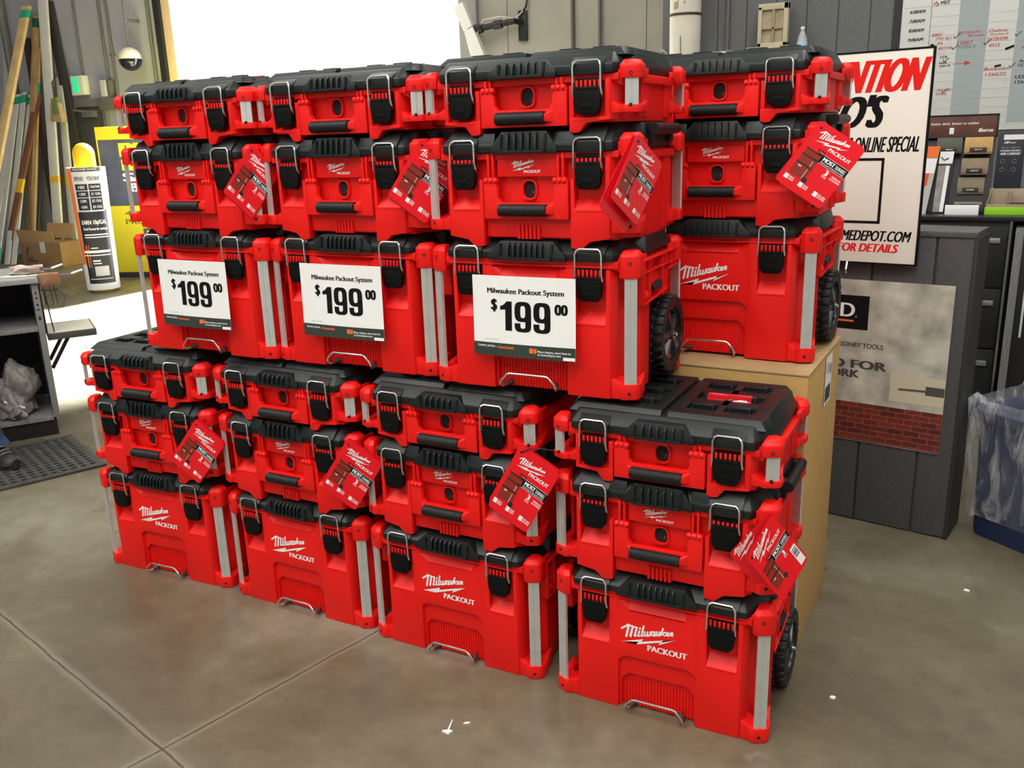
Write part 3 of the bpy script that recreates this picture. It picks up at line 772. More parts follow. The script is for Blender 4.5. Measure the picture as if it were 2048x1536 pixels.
hang_tag('D', (.226, .116), (.048, .015, .112), (.075, .03, -.118), 'red hang tag hanging open like a book on the rightmost floor stack', y0=-.055, style=1, gs=.15,
         back=lambda u, v: Vector((-.046 * (1 - .9 * u), .028 - .02 * u, -.012 * (1 - u))))
hang_tag('3', (.284, .224), (.032, .085, -.072), (-.025, -.045, -.160), 'red hang tag turned sideways on the upper box above the rightmost price sign', y0=-.012,
         back=lambda u, v: Vector((-.006 - .014 * v, -.002 - .012 * v, -.018 * v)))
flat_back = lambda u, v: Vector((0, .003, -.006 * v))
hang_tag('2', (.278, .230), (.078, .052, -.078), (-.074, -.050, -.146), 'red hang tag tucked behind the next corner bar, middle upper stack', y0=-.0035, gs=.3, back=flat_back)
hang_tag('1', (.278, .227), (.0425, .058, -.082), (-.048, -.066, -.138), 'red hang tag on the deep box of the leftmost upper stack', y0=-.0015, gs=.3, back=flat_back)
hang_tag('4', (.276, .230), (.110, .01, -.073), (-.102, -.02, -.142), 'red hang tag on the stack standing on the carton', y0=-.034)

# ------------------------------------------------------------------ carton under the right stack
CARD = mat('corrugated cardboard', (.50, .305, .100), .75, noise=(20, .06))
CARDT = mat('worn cardboard', (.40, .27, .13), .75, noise=(8, .12))
ct = thing('cardboard_carton', 'tall tan cardboard carton under the right-hand stack of tool boxes', 'box', (.0, .64, 0), -.03)
b = MB(); b.box(-.33, .275, -.225, .26, 0, .832, .004); b.build('carton_body', CARD, ct)
b = MB(); b.box(-.33, .277, -.227, .015, .832, .8375, .002); b.box(-.33, .277, .018, .262, .832, .8375, .002); b.build('top_flap', CARDT, ct)
b = MB(); b.quad((.2772, .02, .68), (0, .10, 0), (0, 0, .145)); o = b.build('shipping_label', PAPER, ct)
b = MB()
for k in range(9): b.quad((.2778, .030 + k * .009, .69), (0, .0045 if k % 3 else .006, 0), (0, 0, .045))
b.text('11', (.2778, .088, .765), (0, .022, 0), (0, 0, .03), .04)
for k in range(4): b.quad((.2778, .03, .80 - k * .008), (0, .05, 0), (0, 0, .002))
b.build('label_print', BLKP, o, smooth=0)

# ------------------------------------------------------------------ kiosk panel, poster and sign
KE = Vector((.98573643, -.16829646, 0)); KA = math.atan2(KE.y, KE.x)
kio = thing('service_counter', 'dark grey plank-sided service counter behind the carton', 'counter', (.62, 1.41, 0), KA)
KM = mat('dark grey painted siding', (.060, .062, .066), .55, noise=(60, .15), bump=(160, .4))
b = MB(); b.box(-1.50, .0, .012, .19, 0, 1.085)
g = [-1.50] + [-.319 + .2052 * k for k in range(-5, 2)] + [-.0]
for a, c in zip(g, g[1:]): b.box(a + .004, c - (.004 if c else 0), 0, .02, .005, 1.085, .002)
b.build('siding', KM, kio)
b = MB(); b.box(-1.51, .006, -.006, .20, 1.085, 1.104, .003); b.build('counter_top', mat('grey laminate', (.075, .077, .075), .35, noise=(50, .2)), kio)
b = MB(); b.box(.0, .012, -.004, .195, 0, 1.085, .002); b.build('end_board', mat('near black board', (.022, .022, .024), .5), kio)

po = thing('poster', 'poster of concrete, trowel and red brick on the dark counter panel', 'poster', Vector((.62, 1.41, 0)) - Vector((.168, .986, 0)) * .004, KA)
def conc_mat():
    return mat('printed concrete', (.46, .45, .385), .5, noise=(11, .42))
def brick_mat():
    m = bpy.data.materials.new('printed brick'); m.use_nodes = True; nt = m.node_tree; b = nt.nodes['Principled BSDF']; b.inputs['Roughness'].default_value = .5
    tc = nt.nodes.new('ShaderNodeTexCoord'); mp = nt.nodes.new('ShaderNodeMapping'); mp.inputs['Rotation'].default_value = (math.radians(90), 0, 0)
    br = nt.nodes.new('ShaderNodeTexBrick'); br.inputs['Color1'].default_value = (.20, .022, .012, 1); br.inputs['Color2'].default_value = (.085, .010, .008, 1); br.inputs['Mortar'].default_value = (.20, .10, .075, 1)
    br.inputs['Scale'].default_value = 1; br.inputs['Mortar Size'].default_value = .0013; br.inputs['Brick Width'].default_value = .056; br.inputs['Row Height'].default_value = .0205
    nt.links.new(tc.outputs['Object'], mp.inputs[0]); nt.links.new(mp.outputs[0], br.inputs['Vector']); nt.links.new(br.outputs[0], b.inputs['Base Color'])
    return m
PX0, PX1 = -.88, -.042
b = MB(); b.box(PX0, PX1, -.003, 0, .32, .923, 0); b.build('poster_sheet', conc_mat(), po)
b = MB(); b.box(PX0, PX1, -.0036, -.003, .322, .468, 0); b.build('brick_picture', brick_mat(), po)
b = MB(); b.box(-.545, -.318, -.0036, -.003, .742, .866, 0); o = b.build('logo_square', BLKP, po)
b = MB(); b.text('D', (-.418, -.0042, .787), (.052, 0, 0), (0, 0, .050), .03); b.box(-.363, -.359, -.0042, -.0040, .787, .791); b.build('logo_print', WHT, o, smooth=0)
b = MB(); b.box(-.500, -.369, -.0042, -.0038, .769, .776); b.build('orange_bar', ORG, o)
b = MB(); b.text('MASONRY TOOLS', (-.441, -.0042, .677), (.182, 0, 0), (0, 0, .017), .02); b.build('poster_subtitle', mat('embossed dark print', (.055, .055, .05), .6), po, smooth=0)
b = MB(); b.text('BUILD FOR', (-.570, -.0042, .598), (.329, 0, 0), (0, 0, .031), .05); b.text('WORK', (-.497, -.0042, .562), (.163, 0, 0), (0, 0, .029), .05)
b.build('poster_slogan', mat('embossed dark print', (.055, .055, .05), .6), po, smooth=0)
b = MB()
b.box(-.225, PX1 - .001, -.0037, -.003, .492, .592, 0); o = b.build('trowel_picture', mat('printed steel yellow', (.56, .52, .38), .5), po)
b = MB(); b.tube([(-.195, -.004, .541), (-.10, -.004, .545)], .0035, 6); b.box(-.105, PX1 - .001, -.0045, -.0037, .530, .562); b.build('trowel_handle', mat('printed dark grey', (.07, .07, .065), .5), o)

sg = thing('notice_sign', 'white cardboard sign with red and black lettering in a black frame line', 'sign', Vector((.62, 1.41, 0)) - Vector((.168, .986, 0)) * .030, KA)
SWH = mat('white sign card', (.84, .81, .72), .6, spec=.3)
b = MB(); b.box(-.690, -.172, -.004, .004, .990, 1.690, .001); b.build('sign_board', SWH, sg)
b = MB()
for x0, x1, z0, z1 in ((-.693, -.169, 1.688, 1.694), (-.693, -.169, .986, .992), (-.174, -.167, .986, 1.694), (-.693, -.688, .986, 1.694)): b.box(x0, x1, -.006, .006, z0, z1, .001)
b.build('edge_trim', BLKP, sg)
def slanted(b, t, x0, x1, z0, z1, bold=.06, lean=.012):
    b.text(t, (x0, -.0046, z0), (x1 - x0, 0, 0), (lean, 0, z1 - z0), bold)
b = MB(); slanted(b, 'ATTENTION', -.640, -.204, 1.560, 1.664, .085, .030); b.build('red_headline', REDP, sg, smooth=0); b = MB(); slanted(b, 'ASK FOR DETAILS', -.512, -.234, 1.028, 1.057, .06, .006); b.build('red_footer_line', REDP, sg, smooth=0)
b = MB(); slanted(b, "PRO'S", -.575, -.322, 1.447, 1.553, .075, .030); slanted(b, "WEEK'S ONLINE SPECIAL", -.51, -.192, 1.366, 1.418, .05, .008); slanted(b, 'HOMEDEPOT.COM', -.478, -.198, 1.066, 1.102, .05, .008)
for x0, x1, z0, z1 in ((-.62, -.298, 1.338, 1.347), (-.62, -.298, 1.126, 1.135), (-.307, -.298, 1.126, 1.347), (-.62, -.611, 1.126, 1.347)): b.box(x0, x1, -.0048, -.004, z0, z1)
b.build('black_lettering', BLKP, sg, smooth=0)
b = MB(); b.tube([(-.425, -.004, .99), (-.425, -.012, .962), (-.427, -.006, .945)], .004, 8); b.tube([(-.398, -.004, .99), (-.398, -.014, .965), (-.400, -.004, .95)], .004, 8); b.build('hanging_clip', STEEL, sg)

# ------------------------------------------------------------------ file cabinets with the sample stands on top
FC = mat('black steel cabinet', (.010, .0105, .012), .42)
def cabinet(x0, x1, lab):
    t = thing('drawer_cabinet', lab, 'cabinet', ((x0 + x1) / 2, 3.0, 0), 0, 'black drawer cabinets'); w = (x1 - x0) / 2
    b = MB(); b.box(-w, w, .02, .60, 0, .99, .004); b.build('cabinet_shell', FC, t)
    for k in range(3):
        z0 = .06 + k * .305
        b = MB(); b.box(-w + .006, w - .006, 0, .03, z0, z0 + .295, .003); d = b.build('drawer', FC, t)
        b = MB(); b.box(-.055 if x1 > .9 else w - .085, .055 if x1 > .9 else w - .035, -.018, 0, z0 + .215, z0 + .24, .003); b.build('drawer_handle', mat('dull chrome', (.42, .37, .36), .35, metal=.8), d)
    return t
cabinet(.28, .765, 'black drawer cabinet with chrome pulls between the counter and the bin')
c2 = thing('drawer_cabinet', 'black cabinet with a speckled grey edge at the right border', 'cabinet', (1.05, 2.9, 0), 0, 'black drawer cabinets')
b = MB(); b.box(-.26, .30, 0, .60, 0, .97, .004); b.build('cabinet_shell', FC, c2)
b = MB(); b.box(-.262, -.228, -.008, .012, .02, .97, .002); b.build('edge_strip', mat('speckled grey edging', (.16, .16, .155), .6, noise=(120, .4)), c2)
b = MB(); b.box(-.20, -.19, -.012, 0, .45, .80, .002); b.build('label_holder', mat('pale label strip', (.6, .58, .5), .5), c2)
tp = thing('worktop', 'black worktop carrying the sample stands at the right edge', 'worktop', (.9, 3.25, .99))
b = MB(); b.box(-.72, .8, -.26, .30, 0, .022, .003); b.build('slab', mat('black laminate', (.016, .016, .017), .3), tp)

st = thing('sample_stand', 'black display stand of decking samples with a brown picture header', 'display stand', (.5, 3.22, 1.012))
SB = mat('black stand board', (.012, .012, .013), .5)
b = MB(); b.hull([(x, y, z) for x in (-.19, .16) for y, z in ((-.10, 0), (.14, 0), (.14, .46), (.05, .46), (-.10, .02))], .003)
b.build('stand_body', SB, st)
b = MB(); b.box(-.205, .165, .0, .02, .372, .475, .002); o = b.build('header_board', mat('printed brown deck boards', (.115, .042, .028), .45, noise=(14, .35)), st)
b = MB()
for x0, x1, z0, z1 in ((-.21, .172, .472, .478), (-.21, .172, .366, .374), (.164, .172, .366, .478)): b.box(x0, x1, -.006, .022, z0, z1, .001)
b.build('header_frame', SB, o)
b = MB(); b.text('better deck. better to outlast', (-.13, -.0008, .430), (.215, 0, 0), (0, 0, .012), .02); b.box(-.045, -.025, -.001, 0, .385, .415); b.text('fiberon', (.085, -.0008, .392), (.065, 0, 0), (0, 0, .018), .04, .2); b.build('header_print', WHT, o, smooth=0)
def deck_sample(x, z, w, h, y, colour, name, label, word):
    t = thing('deck_sample', label, 'sample', (x, y, z), 0, 'decking samples on the stand')
    m = mat('composite ' + name, colour, .7, noise=(60, .12)); dk = mat('composite dark ' + name, tuple(c * .55 for c in colour), .7)
    b = MB(); b.hull([(a, c, d) for a in (-w / 2, w / 2) for c, d in ((0, .0), (0, h * .38), (.018, h), (.05, h), (.03, 0))], .002); b.build('sample_block', m, t)
    b = MB(); b.box(-w * .30, w * .30, -.006, .004, h * .05, h * .36, .002); o = b.build('sample_clip', mat('dark brown clip', (.035, .028, .02), .5), t)
    b = MB(); b.text(word, (-w * .14, -.0068, h * .19), (w * .28, 0, 0), (0, 0, h * .09), .03, .2); b.build('clip_print', WHT, o, smooth=0)
    b = MB(); b.box(-w / 2, w / 2, -.004, .0, -.004, h * .10, .001); b.build('sample_edge', dk, t)
deck_sample(.463, 1.308, .115, .072, 3.165, (.075, .085, .055), 'moss', 'dark green deck sample in the top row of the stand', 'Island')
deck_sample(.593, 1.304, .125, .076, 3.165, (.46, .28, .10), 'honey', 'honey tan deck sample in the top row of the stand', 'ipe')
deck_sample(.585, 1.204, .120, .076, 3.150, (.25, .18, .115), 'tan', 'light brown deck sample in the second row of the stand', 'natural')
deck_sample(.576, 1.112, .120, .076, 3.138, (.20, .165, .105), 'sand', 'sand coloured deck sample in the third row of the stand', 'boardwalk')
deck_sample(.572, 1.040, .125, .055, 3.128, (.17, .16, .115), 'grey', 'greyish deck sample in the lowest row of the stand', 'grey')
b = MB(); b.box(-.075, .075, -.035, 0, 0, .045, .001); o = b.build('white_tray', WHT); o.location = (.548, 3.10, 1.012); tag(o, 'low white tray in front of the lowest deck sample', 'tray')
lf = thing('leaflet', 'orange and white leaflet leaning beside the sample stand', 'leaflet', (.40, 3.095, 1.012), 0)
b = MB(); b.hull([(x, y, z) for x, z in ((-.05, 0), (-.015, 0), (-.03, .33), (.025, .33)) for y in (-.002 + z * .08, z * .08)], 0); b.build('leaflet_sheet', mat('grey leaflet paper', (.50, .48, .44), .5), lf)
b = MB(); b.hull([(x, -.003 + z * .08, z) for x, z in ((-.033, .275), (.017, .275), (-.030, .33), (.025, .33))] + [(x, -.0022 + z * .08, z) for x, z in ((-.033, .275), (.017, .275), (-.030, .33), (.025, .33))], 0)
b.build('orange_heading', ORG, lf)
b = MB(); b.hull([(x, d + z * .08, z) for x, z in ((-.035, .20), (.008, .20), (-.033, .27), (.015, .27)) for d in (-.003, -.0022)], 0); o = b.build('leaflet_panel', WHT, lf)
b = MB(); b.hull([(x, d + z * .08, z) for x, z in ((-.040, .14), (-.022, .14), (-.038, .20), (-.014, .20)) for d in (-.0036, -.0022)], 0); b.build('orange_panel', mat('vermilion print', (.75, .07, .02), .5), lf)
l2 = thing('sample_card', 'tall white and black sample card leaning beside the orange leaflet', 'card', (.455, 3.11, 1.012))
b = MB(); b.hull([(x, y + z * .10, z) for x, z in ((-.045, 0), (.022, 0), (-.03, .305), (.035, .305)) for y in (0, .006)], .0005); b.build('card_back', SB, l2)
b = MB(); b.hull([(x, y + z * .10, z) for x, z in ((-.032, .245), (.030, .245), (-.028, .303), (.034, .303)) for y in (-.001, 0)], 0); o = b.build('card_heading', WHT, l2)
b = MB(); b.tube([(-.022, .024, .276), (-.008, .0225, .262), (.012, .0235, .272)], .0022, 6); b.build('curved_mark', BLKP, o)
b = MB(); b.hull([(x, y + z * .10, z) for x, z in ((-.010, .01), (.008, .01), (.002, .235), (.020, .235)) for y in (-.001, 0)], 0); b.build('pale_strip', WHT, l2)
b = MB(); b.hull([(x, y + z * .10, z) for x, z in ((-.040, .01), (-.012, .01), (-.032, .235), (-.0, .235)) for y in (-.001, 0)], 0); b.build('grey_strip', mat('grey sample strip', (.30, .28, .25), .5, noise=(20, .3)), l2)

zp = thing('brochure_rack', 'dark blue-grey brochure panel at the right edge beside the sample stand', 'display panel', (.735, 3.20, 1.012))
b = MB(); b.box(-.058, .06, 0, .03, .10, .388, .002); b.build('panel_board', mat('blue black card', (.020, .022, .036), .45), zp)
b = MB(); b.box(-.035, .06, -.002, .001, .352, .376); b.text('ZIP', (-.034, -.0015, .334), (.025, 0, 0), (0, 0, .010), .05, .2); b.text('SMART', (-.010, -.0015, .334), (.03, 0, 0), (0, 0, .007), .01)
b.text('FOR ENERGY EFFICIENCY', (-.045, -.0015, .296), (.09, 0, 0), (0, 0, .008), .03, .15); b.text('AND COMFORT', (-.045, -.0015, .280), (.09, 0, 0), (0, 0, .011), .05, .15); b.build('panel_print', WHT, zp, smooth=0)
b = MB(); b.text('ZIP IT TIGHT', (-.045, -.0015, .309), (.085, 0, 0), (0, 0, .010), .04, .15)
for x, z in ((-.03, .25), (.02, .25), (-.03, .21), (.02, .21)): b.tube([(x + .009 * math.cos(a), -.002, z + .009 * math.sin(a)) for a in [2 * math.pi * k / 10 for k in range(10)]], .0012, 5, closed=True)
b.build('panel_icons', mat('pale blue grey print', (.20, .23, .27), .5), zp, smooth=0)
bo = thing('display_box', 'open tan display box with a lime green front', 'box', (.75, 3.10, 1.012))
b = MB(); b.box(-.10, .115, 0, .004, .035, .05, .0005); b.hull([(-.10, 0, .03), (-.10, .09, .03), (-.075, .09, .125), (-.098, 0, .05), (-.097, 0, .03), (-.097, .09, .03), (-.072, .09, .125), (-.095, 0, .05)], 0)
b.box(-.10, .115, .086, .09, 0, .12, .0005); b.box(-.10, .115, 0, .09, 0, .004, .0005); b.box(.0, .004, .002, .09, .004, .11, .0005); b.build('box_tray', mat('grey tan card', (.36, .29, .20), .7, noise=(30, .1)), bo)
b = MB(); b.box(-.102, .116, -.004, .0, 0, .036, .0005); b.build('lime_front', mat('lime green print', (.28, .62, .02), .5), bo)
sm = thing('brown_offcut', 'short brown and white offcut lying in the lime green display box', 'offcut', (.785, 3.105, 1.042))
b = MB(); b.box(-.04, .04, 0, .03, 0, .012, .001); b.build('lower_piece', mat('chocolate brown', (.05, .03, .02), .6), sm)
b = MB(); b.box(-.041, .041, -.001, .03, .012, .016, .0005); b.build('white_face', WHT, sm)
b = MB(); b.box(-.04, .042, 0, .03, .016, .026, .001); b.build('upper_piece', MATS['chocolate brown'], sm)

# ------------------------------------------------------------------ schedule board on the dark wall
wb = thing('schedule_board', 'large white delivery schedule board with grey columns on the dark wall', 'board', (.06, 4.799, 0))
b = MB(); b.box(0, 1.9, -.012, 0, 1.397, 2.75, .002); b.build('board_panel', mat('white board', (.66, .67, .64), .35), wb)
b = MB()
for x in (.338, .665, 1.0): b.box(x, x + .168, -.0128, -.012, 1.44, 2.75)
b.build('shaded_column', mat('grey column print', (.36, .41, .42), .4), wb)
b = MB()
for k in range(14): b.box(.175, 1.6, -.0134, -.0128, 2.106 - k * .0565, 2.1072 - k * .0565)
b.box(.01, .335, -.0134, -.012, 2.172, 2.174); b.build('row_line', mat('pale rule', (.52, .55, .54), .5), wb)
b = MB(); d = -.0138
for k, t in enumerate(('6:00AM', '7:00AM', '8:00AM', '9:00AM', '10:00AM', '11:00AM')): b.text(t, (.047 + (-.008 if k > 3 else 0), d, 2.136 - k * .0565), (.09 + (.01 if k > 3 else 0), 0, 0), (.004, 0, .020), .03, .1)
b.box(.1735, .1755, d, d + .0004, 1.90, 2.3); b.text('MST', (.225, d, 2.178), (.055, 0, 0), (0, 0, .02), .03)
EX, EZ = (1, 0, 0), (0, 0, 1)
def tick(b, x, z, k=1.): b.ribbon([(x - .012 * k, z + .006 * k), (x - .006 * k, z - .008 * k), (x + .022 * k, z + .018 * k)], .004, (0, d, 0), EX, EZ)
for x, z in ((.505, 1.925), (.33, 1.975), (.28, 1.835), (.29, 1.645), (.325, 1.91), (.66, 1.78), (.675, 1.965)): tick(b, x, z)
b.add([(x, d, z) for x, z in ((.178, 1.925), (.19, 1.945), (.207, 1.94), (.21, 1.925), (.198, 1.91), (.185, 1.915))], [[0, 1, 2, 3, 4, 5]])
b.ribbon([(.62, 1.885), (.66, 1.90)], .014, (0, d, 0), EX, EZ); b.ribbon([(.57, 1.785), (.60, 1.79)], .012, (0, d - .0004, 0), EX, EZ)
b.text('yard', (.25, d, 1.795), (.06, 0, 0), (0, 0, .02), .01); b.text('task', (.245, d, 1.818), (.05, 0, 0), (0, 0, .014), .01); b.text('159', (.25, d, 1.85), (.04, 0, 0), (0, 0, .018), .01)
b.text('LES', (.69, d, 1.705), (.05, 0, 0), (0, 0, .02), .01); b.text('126', (.69, d, 1.675), (.05, 0, 0), (0, 0, .018), .01); b.text('Ad', (.70, d, 1.80), (.04, 0, 0), (0, 0, .018), .01); b.text('157', (.70, d, 1.775), (.04, 0, 0), (0, 0, .018), .01)
b.build('black_marker', BLKP, wb, smooth=0)
b = MB()
for t, x, z, w, h in (('4901', .184, 1.985, .062, .021), ('7792 851', .212, 1.962, .09, .018), ('P5', .225, 1.935, .03, .016), ('49774', .229, 1.904, .08, .018), ('PETERSON', .342, 1.99, .125, .016), ('Bldr lumber', .40, 1.972, .09, .014), ('12667', .342, 1.930, .085, .020), ('Cluderau', .514, 1.99, .105, .020), ('Orchard', .52, 1.970, .10, .014), ('3478499', .507, 1.938, .115, .022), ('4415', .521, 1.902, .06, .022), ('Buckman', .510, 1.762, .135, .020), ('126622', .519, 1.728, .115, .020), ('TRANSFER', .244, 1.650, .085, .014), ('2443', .241, 1.625, .06, .014), ('448', .705, 1.88, .04, .016)):
    b.text(t, (x, d, z), (w, 0, 0), (.004, 0, h), .006)
b.ribbon([(.33, 1.812), (.40, 1.816)], .003, (0, d, 0), EX, EZ); b.add([(.395, d, 1.80), (.43, d, 1.816), (.395, d, 1.83)], [[0, 1, 2]]); b.ribbon([(.187, 2.18), (.20, 2.195), (.212, 2.18), (.2, 2.17)], .006, (0, d, 0), EX, EZ)
b.build('red_marker', mat('red marker ink', (.50, .035, .03), .5), wb, smooth=0)
b = MB(); b.text('P158215', (.345, d, 1.905), (.10, 0, 0), (.004, 0, .018), .0); b.build('grey_marker', mat('grey marker ink', (.16, .17, .17), .5), wb, smooth=0)

# ------------------------------------------------------------------ things along the dark wall
cp = thing('wrapped_column', 'cream wrapped pipe column with a dark strap against the dark wall', 'column', (-1.34, 4.64, 0))
b = MB(); b.lathe([(.108, 0), (.110, 1.2), (.107, 1.9), (.109, 2.3), (.107, 3.2), (.107, 5.2)], 'z', 28); b.build('column_wrap', mat('cream wrap', (.70, .66, .56), .6, noise=(4, .10)), cp)
b = MB(); b.lathe([(.1085, -.008), (.113, -.008), (.113, .008), (.1085, .008)], 'z', 28, (0, 0, 2.235)); b.build('strap', mat('dark brown strap', (.05, .035, .025), .6), cp)
b = MB(); b.hull([(-.05 + x, -.095 - .012 * k, z) for k in (0, 1) for x, z in ((0, 2.27), (.06, 2.28), (.085, 2.31), (.05, 2.33), (.0, 2.31))], 0); b.build('stain', mat('tan stain', (.40, .32, .20), .7), cp)
b = MB(); b.tube([(.0, -.112, 2.09), (.004, -.113, 1.95), (.005, -.112, 1.80)], .003, 6); b.build('seam_line', mat('dark seam', (.10, .08, .06), .7), cp)
b = MB(); b.tube([(-1.56, 4.75, 2.02), (-1.545, 4.74, 2.03), (-1.50, 4.72, 2.00), (-1.47, 4.72, 1.90), (-1.47, 4.74, 1.75)], .006, 6); o = b.build('grey_cable', mat('grey cable', (.38, .38, .37), .5)); tag(o, 'thin grey cable looping down left of the cream column', 'cable')
b = MB(); b.box(-.90, -.47, -.16, 0, -.03, 0, .003); o = b.build('wall_shelf', mat('dark shelf board', (.07, .07, .07), .6)); o.location = (0, 4.8, 1.955); tag(o, 'dark shelf board carrying the beige sample window and bottle', 'shelf')
b = MB(); b.box(-1.23, -1.02, -.08, 0, -.02, .02, .003); o = b.build('white_ledge', mat('white painted wood', (.75, .75, .72), .5)); o.location = (0, 4.8, 1.965); tag(o, 'short white board on the dark wall right of the cream column', 'board')
ws = thing('window_sample', 'small beige display window standing on the wall shelf', 'window sample', (-.74, 4.70, 1.955))
BE = mat('beige vinyl', (.52, .46, .31), .5)
b = MB()
for x0, x1, z0, z1 in ((-.10, -.075, .035, .29), (.07, .10, .035, .31), (-.10, .10, .27, .31), (-.10, .10, .035, .06)): b.box(x0, x1, -.03, .03, z0, z1, .003)
b.build('sash_frame', BE, ws)
b = MB(); b.box(-.165, .12, -.055, .04, 0, .035, .004); b.build('sill', BE, ws)
b = MB(); b.box(-.006, .010, -.026, .02, .06, .27, .002); b.box(-.075, .07, -.026, .02, .145, .160, .002); b.build('grille', mat('tan grille', (.33, .26, .15), .5), ws)
b = MB(); b.box(-.078, .073, -.005, .005, .055, .275, 0); b.build('pane', mat('straw coloured pane', (.42, .36, .22), .3, noise=(20, .2)), ws)
bt = thing('water_bottle', 'clear plastic water bottle with a pale blue label beside the beige window', 'bottle', (-.545, 4.70, 1.955))
b = MB(); b.lathe([(0, 0), (.032, 0), (.034, .01), (.034, .05), (.030, .075), (.018, .11), (.011, .122), (.011, .132), (0, .132)], 'z', 20)
b.build('bottle_body', mat('clear plastic', (.75, .80, .84), .12, alpha=.45), bt)
b = MB(); b.lathe([(.0345, .018), (.0350, .018), (.0350, .052), (.0345, .052)], 'z', 20); b.build('bottle_label', mat('pale blue label', (.42, .62, .85), .5), bt)
b = MB(); b.lathe([(0, .148), (.013, .148), (.014, .131), (0, .131)], 'z', 16); b.build('cap', WHT, bt)
def conduit(x, y, z0, z1, r, label, clamps=()):
    t = thing('conduit', label, 'pipe', (x, y, z0))
    m = mat('grey painted conduit', (.13, .13, .13), .45)
    b = MB(); b.tube([(0, 0, 0), (0, 0, z1 - z0)], r, 10); b.build('tube', m, t)
    for z in clamps:
        b = MB(); b.box(-r * 2.6, r * 2.6, -r * .3, r + .01, z - z0 - .012, z - z0 + .012, .002); b.build('clamp', m, t)
for x, lab in ((-1.075, 'vertical dark conduit on the dark wall just right of the cream column'),): conduit(x, 4.78, 0, 5.2, .014, lab)

# ------------------------------------------------------------------ warm grey wall right of the doorway
conduit(-2.99, 6.47, 0, 5.2, .016, 'thin conduit on the warm grey wall, left one of the pair', (2.17,))
conduit(-2.71, 6.47, 0, 5.2, .016, 'thin conduit on the warm grey wall, right one of the pair', (2.15,))
ar = thing('bracket_arm', 'black pipe arm bracket on the warm grey wall beside the doorway', 'bracket', (-3.52, 6.495, 2.50))
BM = mat('black iron', (.012, .012, .013), .45)
b = MB(); b.box(-.045, .045, -.035, 0, -.15, .13, .006); b.build('wall_plate', BM, ar)
b = MB(); b.tube([(0, -.03, .02), (-.05, -.10, .03), (-.46, -.16, -.02)], .028, 12); b.tube([(-.18, -.12, .012), (-.26, -.13, .004)], .042, 12); b.tube([(-.38, -.15, -.012), (-.46, -.16, -.02)], .045, 12); b.build('pipe_arm', BM, ar)
b = MB(); b.tube([(.0, -.04, .10), (.05, -.04, .16), (.07, -.02, .30), (.07, -.02, 2.0)], .009, 6); b.build('feed_conduit', BM, ar)
b = MB(); b.tube([(.02, -.05, .12), (-.06, -.09, .04), (-.02, -.07, .05), (-.20, -.12, .08), (-.36, -.17, .06), (-.44, -.19, -.10)], .006, 6); b.build('white_lead', mat('white cable', (.75, .75, .72), .5), ar)
an = thing('white_panel_antenna', 'tilted white panel unit at the end of the black pipe arm', 'antenna', (-4.02, 6.33, 2.46)); an.rotation_euler = (0, math.radians(-24), 0)
b = MB(); b.box(-.055, .055, -.05, .03, .03, .28, .006); b.build('upper_panel', mat('white plastic casing', (.80, .80, .78), .4), an)
b = MB(); b.box(-.055, .055, -.05, .03, -.27, .02, .006); b.build('lower_panel', MATS['white plastic casing'], an)
b = MB(); b.hull([(-.055, -.045, .0), (-.055, .02, .0), (-.09, -.04, -.20), (-.03, -.02, -.33), (-.02, .02, -.33), (-.055, .02, -.2)], .002); b.build('side_flap', MATS['white plastic casing'], an)

# ------------------------------------------------------------------ blue bin with its clear liner
BX, BY = Vector((.806, -.592, 0)), Vector((.592, .806, 0))
bn = thing('waste_bin', 'blue rectangular bin lined with a clear plastic bag at the right edge', 'bin', (.682, 1.515, 0), math.atan2(BX.y, BX.x))
def rrect(x0, x1, y0, y1, r, n=6):
    p = []
    for cx, cy, a0 in ((x1 - r, y1 - r, 0), (x0 + r, y1 - r, 90), (x0 + r, y0 + r, 180), (x1 - r, y0 + r, 270)):
        for k in range(n): a = math.radians(a0 + 90 * k / (n - 1)); p.append((cx + r * math.cos(a), cy + r * math.sin(a)))
    return p
def loft(b, rings, cap=True):
    n = len(rings[0]); vs = [q for r in rings for q in r]; fs = []
    for i in range(len(rings) - 1):
        for k in range(n): fs.append([i * n + k, i * n + (k + 1) % n, (i + 1) * n + (k + 1) % n, (i + 1) * n + k])
    if cap: fs += [list(range(n))[::-1], [(len(rings) - 1) * n + k for k in range(n)]]
    b.add(vs, fs)
b = MB()
rg = lambda z, g, r=.04, n=6: [(x, y, z) for x, y in rrect(-g, .42 + g, -g, .30 + g, r, n)]
loft(b, [rg(0, -.015), rg(.02, -.012), rg(.44, .0), rg(.44, .014), rg(.475, .016), rg(.478, .008), rg(.44, -.006), rg(.03, -.02)], cap=True)
b.build('bin_body', mat('blue plastic', (.012, .026, .080), .4), bn)
